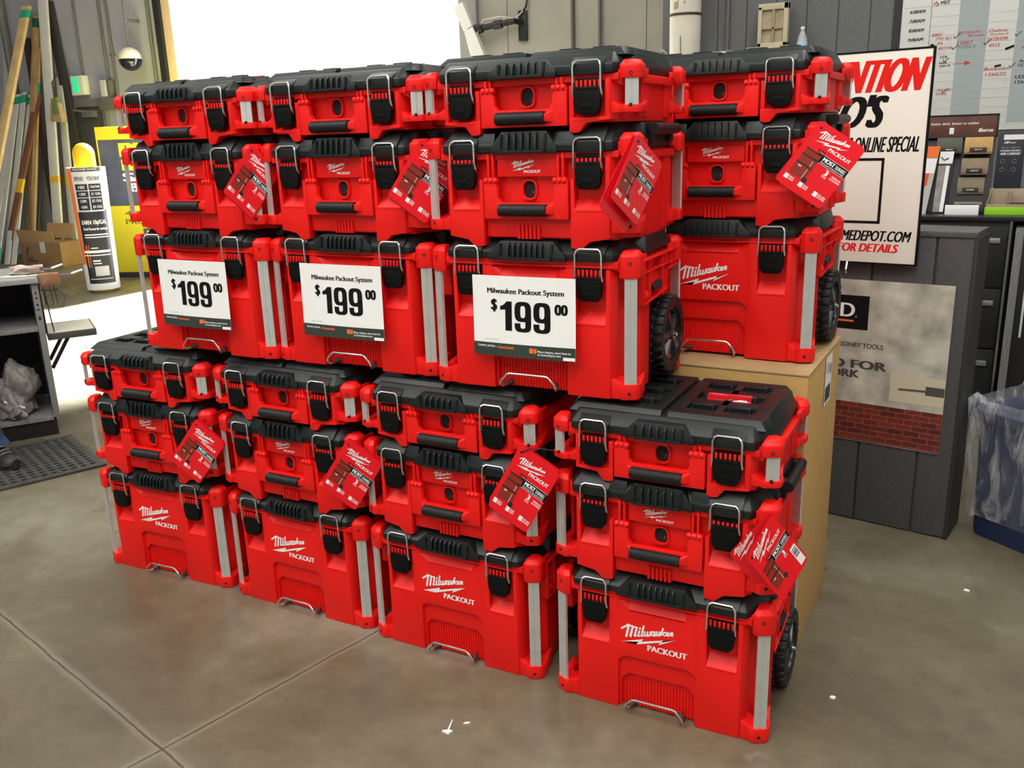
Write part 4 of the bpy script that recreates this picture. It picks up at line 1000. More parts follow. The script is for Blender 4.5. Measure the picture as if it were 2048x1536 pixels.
def liner_mat():
    m = bpy.data.materials.new('clear liner film'); m.use_nodes = True; nt = m.node_tree; b = nt.nodes['Principled BSDF']; N = nt.nodes.new; Lk = nt.links.new
    b.inputs['Base Color'].default_value = (.80, .83, .90, 1); b.inputs['Roughness'].default_value = .22
    tc = N('ShaderNodeTexCoord'); mp = N('ShaderNodeMapping'); mp.inputs['Scale'].default_value = (10, 10, 2.6); mp.inputs['Rotation'].default_value = (.75, .8, .4)
    n = N('ShaderNodeTexNoise'); n.inputs['Scale'].default_value = 1.6; n.inputs['Detail'].default_value = 7; n.inputs['Roughness'].default_value = .6; n.inputs['Distortion'].default_value = 1.2
    Lk(tc.outputs['Object'], mp.inputs[0]); Lk(mp.outputs[0], n.inputs['Vector'])
    r = N('ShaderNodeMapRange'); r.inputs[1].default_value = .48; r.inputs[2].default_value = .70; r.inputs[3].default_value = .10; r.inputs[4].default_value = .62; Lk(n.outputs['Fac'], r.inputs[0]); Lk(r.outputs[0], b.inputs['Alpha'])
    bp = N('ShaderNodeBump'); bp.inputs['Strength'].default_value = .9; bp.inputs['Distance'].default_value = .03; Lk(n.outputs['Fac'], bp.inputs['Height']); Lk(bp.outputs[0], b.inputs['Normal'])
    return m
random.seed(4)
b = MB(); rings = []
for k, (z, g) in enumerate(((.36, -.03), (.44, -.022), (.50, -.004), (.525, .018), (.505, .034), (.46, .030), (.38, .026), (.29, .022), (.19, .014), (.10, .008), (.062, .006))):
    ring = []
    for i, (x, y, zz) in enumerate(rg(z, g, .05, 12)):
        a = i * 2 * math.pi / 48
        w = .006 * math.sin(a * 7 + k * .9) + .005 * math.sin(a * 13 - k * 1.7) + random.uniform(-.002, .002)
        ring.append((x + w * math.cos(a), y + w * math.sin(a), zz + (.012 * math.sin(a * 5 + 1) if 1 < k < 6 else 0) + (.02 * math.sin(a * 3) if k > 8 else 0)))
    rings.append(ring)
loft(b, rings, cap=False); b.build('bag_liner', liner_mat(), bn, smooth=80)
b = MB(); b.tube([(.40, -.035, .17), (.40, -.05, .12), (.395, -.055, .07), (.41, -.05, .03), (.44, -.05, .012)], .02, 12, rad=[.012, .018, .028, .032, .015])
b.build('knotted_bag_end', mat('milky plastic film', (.75, .78, .82), .35, alpha=.8), bn)

# ------------------------------------------------------------------ litter on the floor
def scrap(pts, h, label, m):
    b = MB()
    for p in pts: b.hull([(x, y, z) for x, y in p for z in (0, h)], 0)
    o = b.build('paper_scrap', m); tag(o, label, 'litter', 'scraps on the floor'); return o
b0 = [((-.470, -.285), (-.452, -.287), (-.448, -.270), (-.462, -.272))]
o = scrap([[(0, 0), (.022, -.004), (.026, .012), (.012, .010)], [(.012, .008), (.016, .010), (.004, .05), (.002, .05)]], .004, 'torn white paper scrap shaped like an arrow on the floor', PAPER); o.location = (-.473, -.285, 0)
o = scrap([[(0, 0), (.012, .006), (.014, .014), (.002, .006)]], .003, 'small white paper scrap just right of the arrow-shaped one', PAPER); o.location = (-.438, -.236, 0)
o = scrap([[(0, 0), (.012, -.002), (.015, .008), (.004, .010)]], .004, 'tiny white chip on the floor right of the rightmost stack', PAPER); o.location = (.392, .264, 0)
o = scrap([[(0, 0), (.016, -.002), (.018, .008), (.004, .012)]], .003, 'small white scrap on the floor below the blue bin', PAPER); o.location = (.695, 1.028, 0)

# ------------------------------------------------------------------ left cabinet, rubber mat, rack and drop shelf
CA = math.radians(57.024)
cb = thing('open_cabinet', 'grey open-front cabinet with two shelves at the left edge', 'cabinet', (-3.62, .955, 0), CA)
LAM = mat('speckled grey laminate', (.22, .22, .21), .5, noise=(90, .25)); INN = mat('dark cabinet interior', (.016, .016, .020), .7)
b = MB(); b.box(-1.05, .035, -.02, .55, .812, .838, .003); b.build('cabinet_top', mat('pale grey laminate', (.34, .345, .335), .4, noise=(60, .12)), cb)
def end_panel(x0):
    b = MB(); b.box(x0, x0 + .03, 0, .54, .10, .812, .002); return b.build('end_panel', LAM, cb)
end_panel(-.0); end_panel(-1.03)
b = MB(); b.box(-1.0, 0, .52, .535, .10, .812, 0); b.build('back_panel', INN, cb)
b = MB(); b.box(-1.0, -.001, .005, .52, .562, .585, .001); b.build('shelf', LAM, cb)
b = MB(); b.box(-1.0, -.001, .005, .52, .085, .108, .001); b.build('bottom_shelf', LAM, cb)
b = MB(); b.box(-1.0, .012, .02, .50, 0, .10, .002); b.build('plinth', mat('black plinth', (.008, .008, .009), .6), cb)
b = MB()
for z in (.76, .735, .70, .675, .635, .625): b.lathe([(0, -.0012), (.0055, -.0012), (.0055, .002)], 'y', 8, (.015, .0, z))
b.build('peg_hole', DARK, cb)
CF = Matrix.Translation((-3.62, .955, 0)) @ Matrix.Rotation(CA, 4, 'Z')
def crumple(name, label, cat, c, size, m, seed, n=3, parent=None, sharp=0):
    random.seed(seed); bmx = bmesh.new(); bmesh.ops.create_icosphere(bmx, subdivisions=n, radius=1)
    ph = [(random.uniform(1, 5), random.uniform(1, 5), random.uniform(1, 5), random.uniform(0, 6)) for _ in range(6)]
    for v in bmx.verts:
        d = v.co.copy(); k = 1 + sum(.13 * math.sin(p[0] * d.x + p[1] * d.y + p[2] * d.z * 1.3 + p[3]) for p in ph) + random.uniform(-.04, .04) + .30 * mnoise.noise(d * 2.3 + Vector((seed, 0, 0))) - .22 * abs(mnoise.noise(d * 4.5 + Vector((0, seed, 0)))) 
        v.co = Vector((d.x * size[0], d.y * size[1], max(d.z, -.55) * size[2])) * k
    zmin = min(v.co.z for v in bmx.verts)
    for v in bmx.verts: v.co.z -= zmin
    b = MB(); b.bm(bmx); o = b.build(name, m, parent, smooth=sharp or 50)
    o.location = c
    if label: tag(o, label, cat)
    return o
PB = mat('crumpled grey plastic', (.27, .25, .23), .45, noise=(9, .2), bump=(25, .8))
crumple('plastic_bag', 'crumpled grey plastic bag on the bottom shelf of the left cabinet', 'bag', CF @ Vector((-.16, .16, .109)), (.10, .09, .15), PB, 3, 5, sharp=180)
crumple('plastic_sack', 'flat grey plastic sack in front of the crumpled bag in the cabinet', 'bag', CF @ Vector((-.20, .055, .109)), (.09, .035, .07), PB, 8, 5, sharp=180)
b = MB(); b.box(-.05, .05, -.010, .010, 0, .003, .001); o = b.build('paper_strip', PAPER); o.location = CF @ Vector((-.17, .03, .19)); o.rotation_euler = (.3, .5, CA); tag(o, 'pale paper strip lying on the bags in the left cabinet', 'paper')

ds = thing('drop_shelf', 'dark folding side shelf with brace fixed to the left cabinet end', 'shelf', CF @ Vector((.037, .05, 0)), CA)
b = MB(); b.box(0, .235, 0, .34, .500, .535, .003); b.build('shelf_board', mat('dark shelf edge', (.07, .07, .06), .5), ds)
b = MB(); b.box(.005, .225, .005, .33, .535, .538, .001); b.build('shelf_surface', mat('pale shelf laminate', (.62, .60, .50), .35), ds)
b = MB(); b.tube([(.10, .06, .50), (.0, .06, .34)], .010, 8); b.build('brace', mat('black iron', (.012, .012, .013), .45), ds)
b = MB(); b.tube([(.10, .28, .50), (.0, .28, .34)], .010, 8); b.build('brace', MATS['black iron'], ds)

WR = mat('dark wire', (.10, .09, .09), .35, metal=.7)
wr = thing('wire_rack', 'bent wire bag rack with white hook tips beside the left cabinet', 'rack', CF @ Vector((.037, .06, 0)), CA)
b = MB()
b.tube([(0, 0, .765), (.08, 0, .757), (.10, 0, .750), (.115, .0, .72), (.105, 0, .69), (.08, 0, .680), (0, 0, .683)], .0035, 7)
for x0, x1 in ((.015, .02), (.045, .055), (.065, .075)): b.tube([(x0, .002, .80), (x1, .002, .68)], .003, 6)
b.tube([(.02, .0, .76), (.03, .0, .60), (.035, .0, .54)], .0035, 6)
b.build('wire_frame', WR, wr)
for y, z, xe in ((.0, .835, .215), (.10, .860, .13)):
    b = MB(); b.tube([(.03, y, z), (xe - .055, y, z), (xe, y, z + .015)], .0035, 7); o = b.build('prong', mat('blue grey wire', (.30, .33, .42), .3, metal=.6), wr)
    b = MB(); b.tube([(xe - .055, y, z), (xe, y, z + .015), (xe + .0005, y + .014, z + .016), (xe - .055, y + .014, z + .001)], .0045, 7); b.build('white_tip', WHT, o)
b = MB(); b.box(-.03, .005, .004, .01, .54, .80, .002); b.build('back_plate', mat('dark brown plate', (.03, .016, .015), .5), wr)
KP = mat('brown kraft paper', (.30, .15, .065), .7, noise=(12, .25), bump=(20, .7))
b = MB(); b.hull([(-.005, -.03, .0), (.085, -.02, .0), (.09, .06, .0), (.0, .06, .0), (-.01, -.02, .055), (.09, -.025, .060), (.088, .06, .058), (-.01, .05, .06), (.03, -.035, .03), (.04, -.03, .063)], .004)
o = b.build('kraft_bag_bundle', KP); o.location = CF @ Vector((.05, .07, .785)); o.rotation_euler = (0, 0, CA); tag(o, 'brown kraft bag bundle hanging on the wire rack', 'paper bag')
o = crumple('crumpled_paper', 'torn pale and brown wrapping paper on top of the left cabinet', 'paper', CF @ Vector((-.01, .14, .838)), (.075, .05, .030), mat('pale torn paper', (.66, .55, .47), .7, noise=(18, .35), bump=(30, .8)), 21, 3); o.rotation_euler = (0, 0, CA + .3)
b = MB(); b.tube([(-.13, .10, .843), (-.02, .06, .843), (.04, .04, .848)], .004, 6); b.tube([(-.12, .12, .843), (-.01, .08, .843)], .004, 6); o = b.build('white_wire_hook', mat('white coated wire', (.8, .8, .78), .4)); o.location = CF.translation; o.rotation_euler = (0, 0, CA); tag(o, 'white wire hook lying on the left cabinet top under torn paper', 'hook')

mt = thing('rubber_mat', 'black rubber ring mat with rows of holes in front of the left cabinet', 'mat', (-2.965, .735, 0), math.atan2(.36, .93) * 0)
e1, e2 = Vector((-.385, -.923, 0)), Vector((-.923, .385, 0))
b = MB(); c = .0425; nx, ny = 34, 13; h = .013
for i in range(nx):
    for j in range(ny):
        o0 = e1 * (.028 + c * i) + e2 * (.028 + c * j)
        sq = [(-.5, -.5), (0, -.5), (.5, -.5), (.5, 0), (.5, .5), (0, .5), (-.5, .5), (-.5, 0)]
        oc = [(.36 * math.cos(math.radians(225 + 45 * k)), .30 * math.sin(math.radians(225 + 45 * k))) for k in range(8)]
        if j % 6 == 3: oc = [(q * .9, w_ * .9) for q, w_ in oc]
        O_ = [o0 + (e1 * (x + .5) + e2 * (y + .5)) * c for x, y in sq]; I_ = [o0 + (e1 * (x + .5) + e2 * (y + .5)) * c for x, y in oc]
        up = Vector((0, 0, h))
        b.add([p + up for p in O_] + [p + up for p in I_] + [p + Vector((0, 0, .001)) for p in I_], [[k, (k + 1) % 8, 8 + (k + 1) % 8, 8 + k] for k in range(8)] + [[8 + k, 8 + (k + 1) % 8, 16 + (k + 1) % 8, 16 + k] for k in range(8)])
L1, L2 = .028 + c * nx, .028 + c * ny
for a, q in (((-.0, 0), (L1 + .03, .028)), ((0, L2), (L1 + .03, L2 + .03)), ((0, .028), (.028, L2)), ((L1, .028), (L1 + .03, L2))):
    P4 = [e1 * x + e2 * y for x, y in ((a[0], a[1]), (q[0], a[1]), (q[0], q[1]), (a[0], q[1]))]
    b.hull([p + Vector((0, 0, z)) for p in P4 for z in (0, h)], .003)
RM = mat('worn black rubber', (.045, .045, .040), .6, noise=(20, .3))
b.build('ring_lattice', RM, mt)
b = MB(); P4 = [e1 * x + e2 * y for x, y in ((.02, .02), (L1, .02), (L1, L2), (.02, L2))]; b.add([p + Vector((0, 0, .0012)) for p in P4], [[0, 1, 2, 3]]); b.build('floor_shade_sheet', mat('shaded floor under mat', (.022, .021, .018), .8), mt)  # dark sheet coloured as the shaded floor seen through the holes

# ------------------------------------------------------------------ the person at the left edge
pf, ps = Vector((.544, .839, 0)), Vector((.839, -.544, 0)); p0 = Vector((-3.735, .300, .013))
pr = thing('person', 'person in blue jeans and a black boot standing at the left edge', 'person', p0)
Q = lambda f, s, z: pf * f + ps * s + Vector((0, 0, z))
def skin_body(name, nodes, edges, m, root_i, parent, sub=2):
    me = bpy.data.meshes.new(name); me.from_pydata([tuple(Q(*n[:3])) for n in nodes], edges, [])
    o = bpy.data.objects.new(name, me); COL.objects.link(o); o.parent = parent
    md = o.modifiers.new('skin', 'SKIN'); sv = me.skin_vertices[0].data
    for i, n in enumerate(nodes): sv[i].radius = (n[3], n[4] if len(n) > 4 else n[3]); sv[i].use_root = (i == root_i)
    o.modifiers.new('sub', 'SUBSURF').levels = sub; o.modifiers['sub'].render_levels = sub
    me.materials.append(m)
    md.use_smooth_shade = True
    return o
SKIN = mat('skin', (.52, .29, .20), .5)
nd = [(0, 0, .95, .13, .09), (.0, 0, 1.10, .13, .09), (.01, 0, 1.28, .145, .095), (.01, 0, 1.42, .11, .08), (.015, 0, 1.475, .058), (.022, 0, 1.53, .056), (.035, 0, 1.575, .074), (.045, 0, 1.645, .098), (.040, 0, 1.705, .092), (.035, 0, 1.755, .05)]
ed = [(i, i + 1) for i in range(9)]
def limb(pts, frm):
    k = frm
    for p in pts: nd.append(p); ed.append((k, len(nd) - 1)); k = len(nd) - 1
    return k
for sg_ in (1, -1):
    kw = limb([(0, sg_ * .17, 1.41, .055), (-.03 + .05 * (sg_ > 0), sg_ * .22, 1.16, .043), (.12, sg_ * .20, .97, .028), (.16, sg_ * .195, .93, .032, .018), (.19, sg_ * .19, .895, .036, .015)], 3)
    for j, ln in enumerate((.060, .072, .076, .066)):
        o_ = (j - 1.5) * .019
        limb([(.205, sg_ * .19 + o_, .88, .0088), (.205 + ln * .4, sg_ * .188 + o_, .865 - ln * .4, .0083), (.205 + ln * .45, sg_ * .186 + o_, .865 - ln * .85, .0072)], kw)
    limb([(.185, sg_ * .19 - sg_ * .042, .90, .0095), (.205, sg_ * .19 - sg_ * .056, .872, .0085)], kw)
    limb([(.0, sg_ * .09, .90, .060), (.145 if sg_ > 0 else -.055, sg_ * .09, .50, .042), (.310 if sg_ > 0 else -.205, sg_ * .09, .12, .034)], 0)
body = skin_body('body', nd, ed, SKIN, 0, pr)
b = MB(); b.hull([Q(.04 + f * 1.12, s * 1.28, 1.695 + z * 1.15) for f, s, z in ((-.115, 0, .0), (-.10, .06, .02), (-.10, -.06, .02), (.06, .06, .055), (.06, -.06, .055), (0, 0, .10), (-.06, .085, .0), (-.06, -.085, .0), (.09, 0, .055), (-.09, 0, -.08))], .02); b.build('hair', mat('brown hair', (.05, .03, .02), .6), pr)
b = MB()
for s_ in (-.03, .03): b.lathe([(0, -.009), (.009, -.002), (.010, .004), (0, .008)], 'y', 10, Q(.118, s_, 1.655))
b.build('eyes', mat('eye', (.05, .04, .04), .3), pr)
b = MB(); b.hull([Q(*p) for p in ((.118, 0, 1.66), (.148, 0, 1.622), (.115, .018, 1.618), (.115, -.018, 1.618), (.11, 0, 1.61))], .004); b.build('nose', SKIN, pr)
b = MB(); b.hull([Q(*p) for p in ((.098, .024, 1.585), (.098, -.024, 1.585), (.112, 0, 1.590), (.108, 0, 1.576))], .003); b.build('mouth', mat('lip', (.40, .16, .13), .5), pr)
for s_ in (-1, 1): b = MB(); b.hull([Q(*p) for p in ((.03, s_ * .085, 1.68), (.045, s_ * .092, 1.65), (.03, s_ * .085, 1.62), (.01, s_ * .098, 1.66), (.015, s_ * .096, 1.635))], .004); b.build('ear', SKIN, pr)
nd = [(0, 0, .84, .235, .205), (0, 0, 1.10, .19, .165), (.01, 0, 1.28, .18, .15), (.01, 0, 1.42, .16, .13), (.018, 0, 1.475, .085)]; ed = [(0, 1), (1, 2), (2, 3), (3, 4)]
for sg_ in (1, -1): limb([(0, sg_ * .175, 1.41, .080), (-.01 if sg_ < 0 else .0, sg_ * .205, 1.24, .072)], 3)
skin_body('shirt', nd, ed, mat('dark grey work shirt', (.045, .047, .05), .8, noise=(30, .1)), 1, pr)
JN = mat('blue denim', (.014, .032, .095), .8, noise=(55, .45), bump=(180, .6))
def trouser_leg(pts, parent):
    b = MB(); rings = []; N = 28; L = len(pts)
    for i in range(41):
        t = i / 40 * (L - 1); k = min(int(t), L - 2); u = t - k; f, s, z, r = [pts[k][q] * (1 - u) + pts[k + 1][q] * u for q in range(4)]
        ring = []
        for j in range(N):
            a = 2 * math.pi * j / N
            low = max(0, (i - 22) / 18)
            w = r * (1 + .05 * math.sin(3 * a + i * .35) + low * .11 * math.sin(2 * a + i * .95) + low * .06 * math.sin(5 * a - i * 1.3))
            ring.append(Q(f + w * math.cos(a), s + w * math.sin(a) * .95, z + low * .012 * math.sin(2 * a + 1)))
        rings.append(ring)
    inner = [[p + (Q(pts[-1][0], pts[-1][1], p.z) - p) * .12 + Vector((0, 0, .004)) for p in rings[-1]]]
    loft(b, rings + inner, cap=True); return b.build('jeans_leg', JN, parent, smooth=60)
jn = MB(); jn.hull([Q(f, s, z) for z, k in ((.84, 1), (.97, .98), (1.0, .96)) for f, s in [(.125 * k * math.cos(2 * math.pi * q / 16), .175 * k * math.sin(2 * math.pi * q / 16)) for q in range(16)]], .01)
jo = jn.build('jeans', JN, pr)
trouser_leg([(0, .088, .90, .098), (.13, .09, .56, .078), (.250, .09, .27, .072), (.312, .09, .092, .082)], jo)
trouser_leg([(0, -.088, .90, .098), (-.05, -.09, .50, .076), (-.13, -.09, .25, .070), (-.205, -.09, .118, .078)], jo)
BT = mat('black boot leather', (.012, .012, .013), .5, bump=(90, .4)); SOLE = mat('black boot sole', (.016, .016, .017), .7)
Q0 = Q
for f0, s0, ya in ((.325, .09, 62), (-.20, -.09, 10)):
    ca_, sa_ = math.cos(math.radians(ya)), math.sin(math.radians(ya))
    Q = lambda f, s, z: Q0(f0 + (f - f0) * ca_ - (s - s0) * sa_, s0 + (f - f0) * sa_ + (s - s0) * ca_, z)
    b = MB(); rings = []
    for k in range(15):
        u = k / 14; x = -.085 + .265 * u
        wd = .040 * (1 + .25 * math.sin(math.pi * min(1, u * 1.25) - .6)) * (1 if u < .85 else (1 - ((u - .85) / .15) ** 2 * .55)); ht = .105 - .060 * min(1, max(0, (u - .25) / .45)) - .020 * max(0, (u - .85) / .15)
        rings.append([Q(f0 + x, s0 + wd * math.cos(a) * (1 if math.sin(a) > 0 else 1.05), .022 + max(math.sin(a), -.02) * ht) for a in [2 * math.pi * q / 20 for q in range(20)]])
    loft(b, rings); b.tube([Q(f0 - .01, s0, .06), Q(f0 - .012, s0, .11), Q(f0 - .016, s0, .17)], .05, 18, rad=[.060, .056, .056])
    o = b.build('boot', BT, pr, smooth=60)
    b = MB(); out = []
    for q in range(28):
        a = 2 * math.pi * q / 28; x = .135 * math.cos(a); out.append((x + .048, .046 * math.sin(a) * (1.08 if x > .02 else .92)))
    b.hull([Q(f0 + x, s0 + y, z) for x, y in out for z in (0, .026)], .003); b.build('sole', SOLE, o)
    b = MB()
    for k in range(4): b.tube([Q(f0 + .055 + k * .018, s0 + .026, .100 - k * .011), Q(f0 + .060 + k * .018, s0, .110 - k * .012), Q(f0 + .055 + k * .018, s0 - .026, .100 - k * .011)], .0022, 6)
    b.build('laces', mat('pale laces', (.22, .22, .20), .7), o)

# ------------------------------------------------------------------ far left: boards, box, door gear, bollard, signs
def board(name, top, bot, w, th, m, label, tape=None, grp='boards leaning on the left wall'):
    """plank leaning from floor point bot (x, y) to point top (x, y, z)"""
    A, B_ = Vector((bot[0], bot[1], 0)), Vector(top); d = (B_ - A); L = d.length; d.normalize()
    x = (Vector((1, 0, 0)) - d * d.x).normalized(); y = d.cross(x)
    root = thing(name, label, 'board', A, 0, grp)
    def seg(nm, t0, t1, mm, g=0.):
        b = MB(); b.hull([x * (sx * (w / 2 + g)) + y * (sy * (th / 2 + g)) + d * t + Vector((0, 0, th * .2)) for sx in (-1, 1) for sy in (-1, 1) for t in (t0, t1)], .002 if w > .03 else 0); return b.build(nm, mm, root)
    seg('plank', 0, L, m)
    for (t0, t1, tm) in tape or (): seg('end_paint', L * t0, L * t1, tm, .0015)
    return root
PINE = mat('pale pine', (.72, .50, .24), .6, noise=(6, .15)); WTRM = mat('white primed trim', (.66, .66, .65), .5, noise=(8, .06)); BRN = mat('brown stained board', (.19, .075, .035), .6, noise=(7, .2))
GRN = mat('green tape', (.02, .42, .24), .5); YEL = mat('yellow tape', (.80, .50, .03), .5); GYS = mat('grey steel strip', (.13, .13, .13), .4)
board('pine_board', (-10.71, 6.40, 3.27), (-10.78, 5.12), .15, .04, PINE, 'tall pale pine board with a green painted tip', ((.955, .985, GRN),))
board('pine_strip', (-10.70, 6.46, 2.77), (-10.98, 6.05), .075, .03, PINE, 'narrow pine strip with a green band, right of the tall pine board', ((.78, .84, GRN),))
board('white_trim', (-11.22, 6.42, 2.20), (-10.95, 5.50), .10, .018, WTRM, 'white trim board with a green tip, left one of three', ((.94, .985, GRN), (.0, .10, GRN)))
board('white_trim', (-11.11, 6.44, 2.22), (-10.85, 5.58), .10, .018, WTRM, 'white trim board with a green tip, middle one of three', ((.94, .985, GRN),))
board('white_trim', (-11.01, 6.46, 2.19), (-10.74, 5.60), .09, .018, WTRM, 'white trim board with a green tip, right one of three', ((.94, .985, GRN),))
board('trim_strip', (-11.42, 6.42, 1.90), (-11.05, 5.50), .09, .018, mat('pale pine trim', (.70, .60, .45), .6), 'pale trim strip at the far left behind the pine board')
board('brown_board', (-10.74, 6.38, 2.18), (-10.92, 5.60), .12, .03, BRN, 'dark brown stained board slanting in front of the white trims', ((.42, .50, YEL),))
board('white_board', (-10.41, 6.44, 3.45), (-10.36, 6.02), .17, .03, WTRM, 'tall white board standing right of the brown board', ((.30, .325, YEL),))
board('white_board', (-10.33, 6.47, 2.85), (-10.22, 6.16), .12, .03, mat('off white board', (.58, .58, .57), .5), 'off-white board just right of the tall white board', ((.34, .40, YEL),))
board('white_board', (-10.65, 6.46, 2.27), (-10.50, 6.10), .09, .02, WTRM, 'short white board between the brown and the tall white board')
board('pine_board', (-10.60, 6.44, 3.15), (-11.12, 6.08), .10, .04, mat('brownish tan pine', (.42, .27, .13), .6, noise=(6, .2)), 'tan board with a dark green tip just behind the tall pine board', ((.955, .99, mat('dark green paint', (.01, .09, .06), .5)),))  # second board, browner than the pale pine one
board('white_trim', (-11.30, 6.40, 2.05), (-11.05, 5.46), .11, .018, WTRM, 'plain white trim board half behind the tall pine board')
board('dark_rail', (-10.36, 6.47, 3.3), (-9.98, 6.30), .13, .05, mat('dark charcoal rail', (.028, .026, .028), .6), 'dark charcoal rail leaning just right of the white boards')
board('dark_rail', (-10.92, 6.47, 2.9), (-10.58, 6.22), .12, .03, mat('brown black rail', (.05, .035, .033), .6), 'brown-black rail leaning between the pine strip and the tall white board')
board('steel_strip', (-10.95, 6.46, 1.45), (-10.95, 6.06), .06, .02, GYS, 'dark perforated steel strip behind the cardboard box')
board('grey_board', (-11.35, 6.46, 2.9), (-11.6, 6.20), .10, .03, mat('grey white board', (.42, .42, .43), .5), 'grey-white board at the far left edge behind the pine board')
conduit(-11.30, 6.44, 0, 5.2, .05, 'thick dark pipe behind the boards at the far left')
br = thing('hanging_brush', 'tan bristle brush head with green top hanging beside the tall white board', 'brush', (-10.16, 6.20, 1.80))
b = MB(); b.hull([(x, y, z) for x, y, z in ((-.13, -.04, .02), (.10, -.04, .0), (-.13, .04, .02), (.10, .04, .0), (-.09, -.03, .25), (.06, -.03, .25), (-.09, .03, .25), (.06, .03, .25))], .01); b.build('bristles', mat('tan bristle', (.40, .30, .17), .8, noise=(40, .3)), br)
b = MB(); b.hull([(x, y, z) for x, y, z in ((-.06, -.045, .10), (.07, -.045, .10), (-.07, -.03, .30), (.05, -.03, .32), (-.05, .03, .30), (.05, .03, .32))], .01); b.build('green_tuft', mat('olive green fibre', (.16, .21, .07), .8, noise=(40, .3)), br)
b = MB(); b.tube([(-.03, 0, .30), (-.05, .02, .50), (-.05, .12, .62)], .012, 8); b.build('handle', mat('dark handle', (.04, .03, .025), .6), br)
cx_ = thing('open_box', 'brown open cardboard box on the floor below the leaning boards', 'box', (-10.23, 5.66, 0), .05)
b = MB(); b.box(-.36, .38, 0, .34, 0, .31, .004); b.build('box_body', mat('brown cardboard', (.27, .155, .075), .75, noise=(6, .12)), cx_)
b = MB(); b.hull([(x, y, z) for x, y, z in ((-.36, .0, .31), (.30, .0, .31), (-.36, .004, .31), (.30, .004, .31), (-.38, -.02, .47), (.24, .02, .44), (-.38, -.014, .47), (.24, .026, .44))], 0); b.build('front_flap', mat('light cardboard', (.36, .22, .11), .75), cx_)
b = MB(); b.hull([(x, y, z) for x, y, z in ((-.22, .30, .33), (.24, .30, .33), (-.22, .305, .33), (.24, .305, .33), (-.24, .36, .52), (.26, .36, .52), (-.24, .365, .52), (.26, .365, .52))], 0); b.build('rear_flap', MATS['light cardboard'], cx_)
b = MB(); b.box(.01, .10, -.003, 0, .17, .31); b.build('box_label', mat('grey white label', (.6, .6, .57), .6), cx_)
b = MB(); b.tube([(-.20 + .05 * math.cos(a), -.002, .16 + .075 * math.sin(a)) for a in [math.radians(60 + 260 * k / 12) for k in range(13)]], .008, 6); b.box(-.28, -.08, -.003, 0, .05, .065); b.build('box_print', mat('dark brown print', (.075, .03, .018), .7), cx_)
# wall gear
ex = thing('exit_sign', 'small white box sign with a green lit face above the grey door', 'sign', (-9.99, 6.46, 2.26))
b = MB(); b.box(-.12, .12, -.05, .04, -.12, .12, .008); b.build('sign_case', mat('cream plastic case', (.72, .74, .66), .4), ex)
b = MB(); b.box(-.09, .03, -.055, -.05, -.09, .10, .001); b.build('green_face', mat('lit green', (.02, .5, .22), .4, emit=((.05, .9, .40), .55)), ex)
conduit(-9.93, 6.48, 2.38, 5.2, .014, 'thin conduit dropping to the green sign box')
conduit(-9.46, 6.48, 2.30, 5.2, .018, 'conduit dropping to the small white switch box')
conduit(-9.33, 6.48, 1.6, 5.2, .018, 'conduit just right of the one above the switch box', (2.6,))
conduit(-8.60, 6.47, 0, 5.2, .022, 'dark conduit next to the doorway edge')
jb = thing('switch_box', 'small white switch box under a conduit on the left wall', 'switch box', (-9.50, 6.46, 2.20))
b = MB(); b.box(-.05, .05, -.06, .04, -.10, .10, .006); b.build('box_cover', mat('pale grey cover', (.62, .62, .62), .4), jb)
b = MB(); b.box(-.14, .20, -.05, .04, -.26, -.11, .01); b.box(.06, .12, -.05, .03, -.11, .10, .006); b.build('grey_fitting', mat('grey fitting', (.14, .14, .145), .5), jb)
dm = thing('dome_camera', 'round security dome, cream above and dark below, on the left wall', 'camera', (-8.79, 6.28, 2.50))
arc = lambda a0, a1, n=8: [(.137 * math.cos(math.radians(a0 + (a1 - a0) * k / n)), .137 * math.sin(math.radians(a0 + (a1 - a0) * k / n))) for k in range(n + 1)]
b = MB(); b.lathe([(0, 0)] + arc(0, 90), 'z', 28); b.build('cream_shell', mat('cream plastic', (.80, .77, .64), .4), dm)
b = MB(); b.lathe(arc(-90, 0) + [(0, .0)], 'z', 28); b.build('dark_dome', mat('smoked dome', (.012, .014, .03), .12), dm)
b = MB(); b.tube([(0, 0, .15), (0, 0, 2.6)], .013, 8); b.tube([(0, .0, .45), (0, .20, .45)], .02, 8); b.build('drop_pipe', mat('grey painted conduit', (.13, .13, .13), .45), dm)
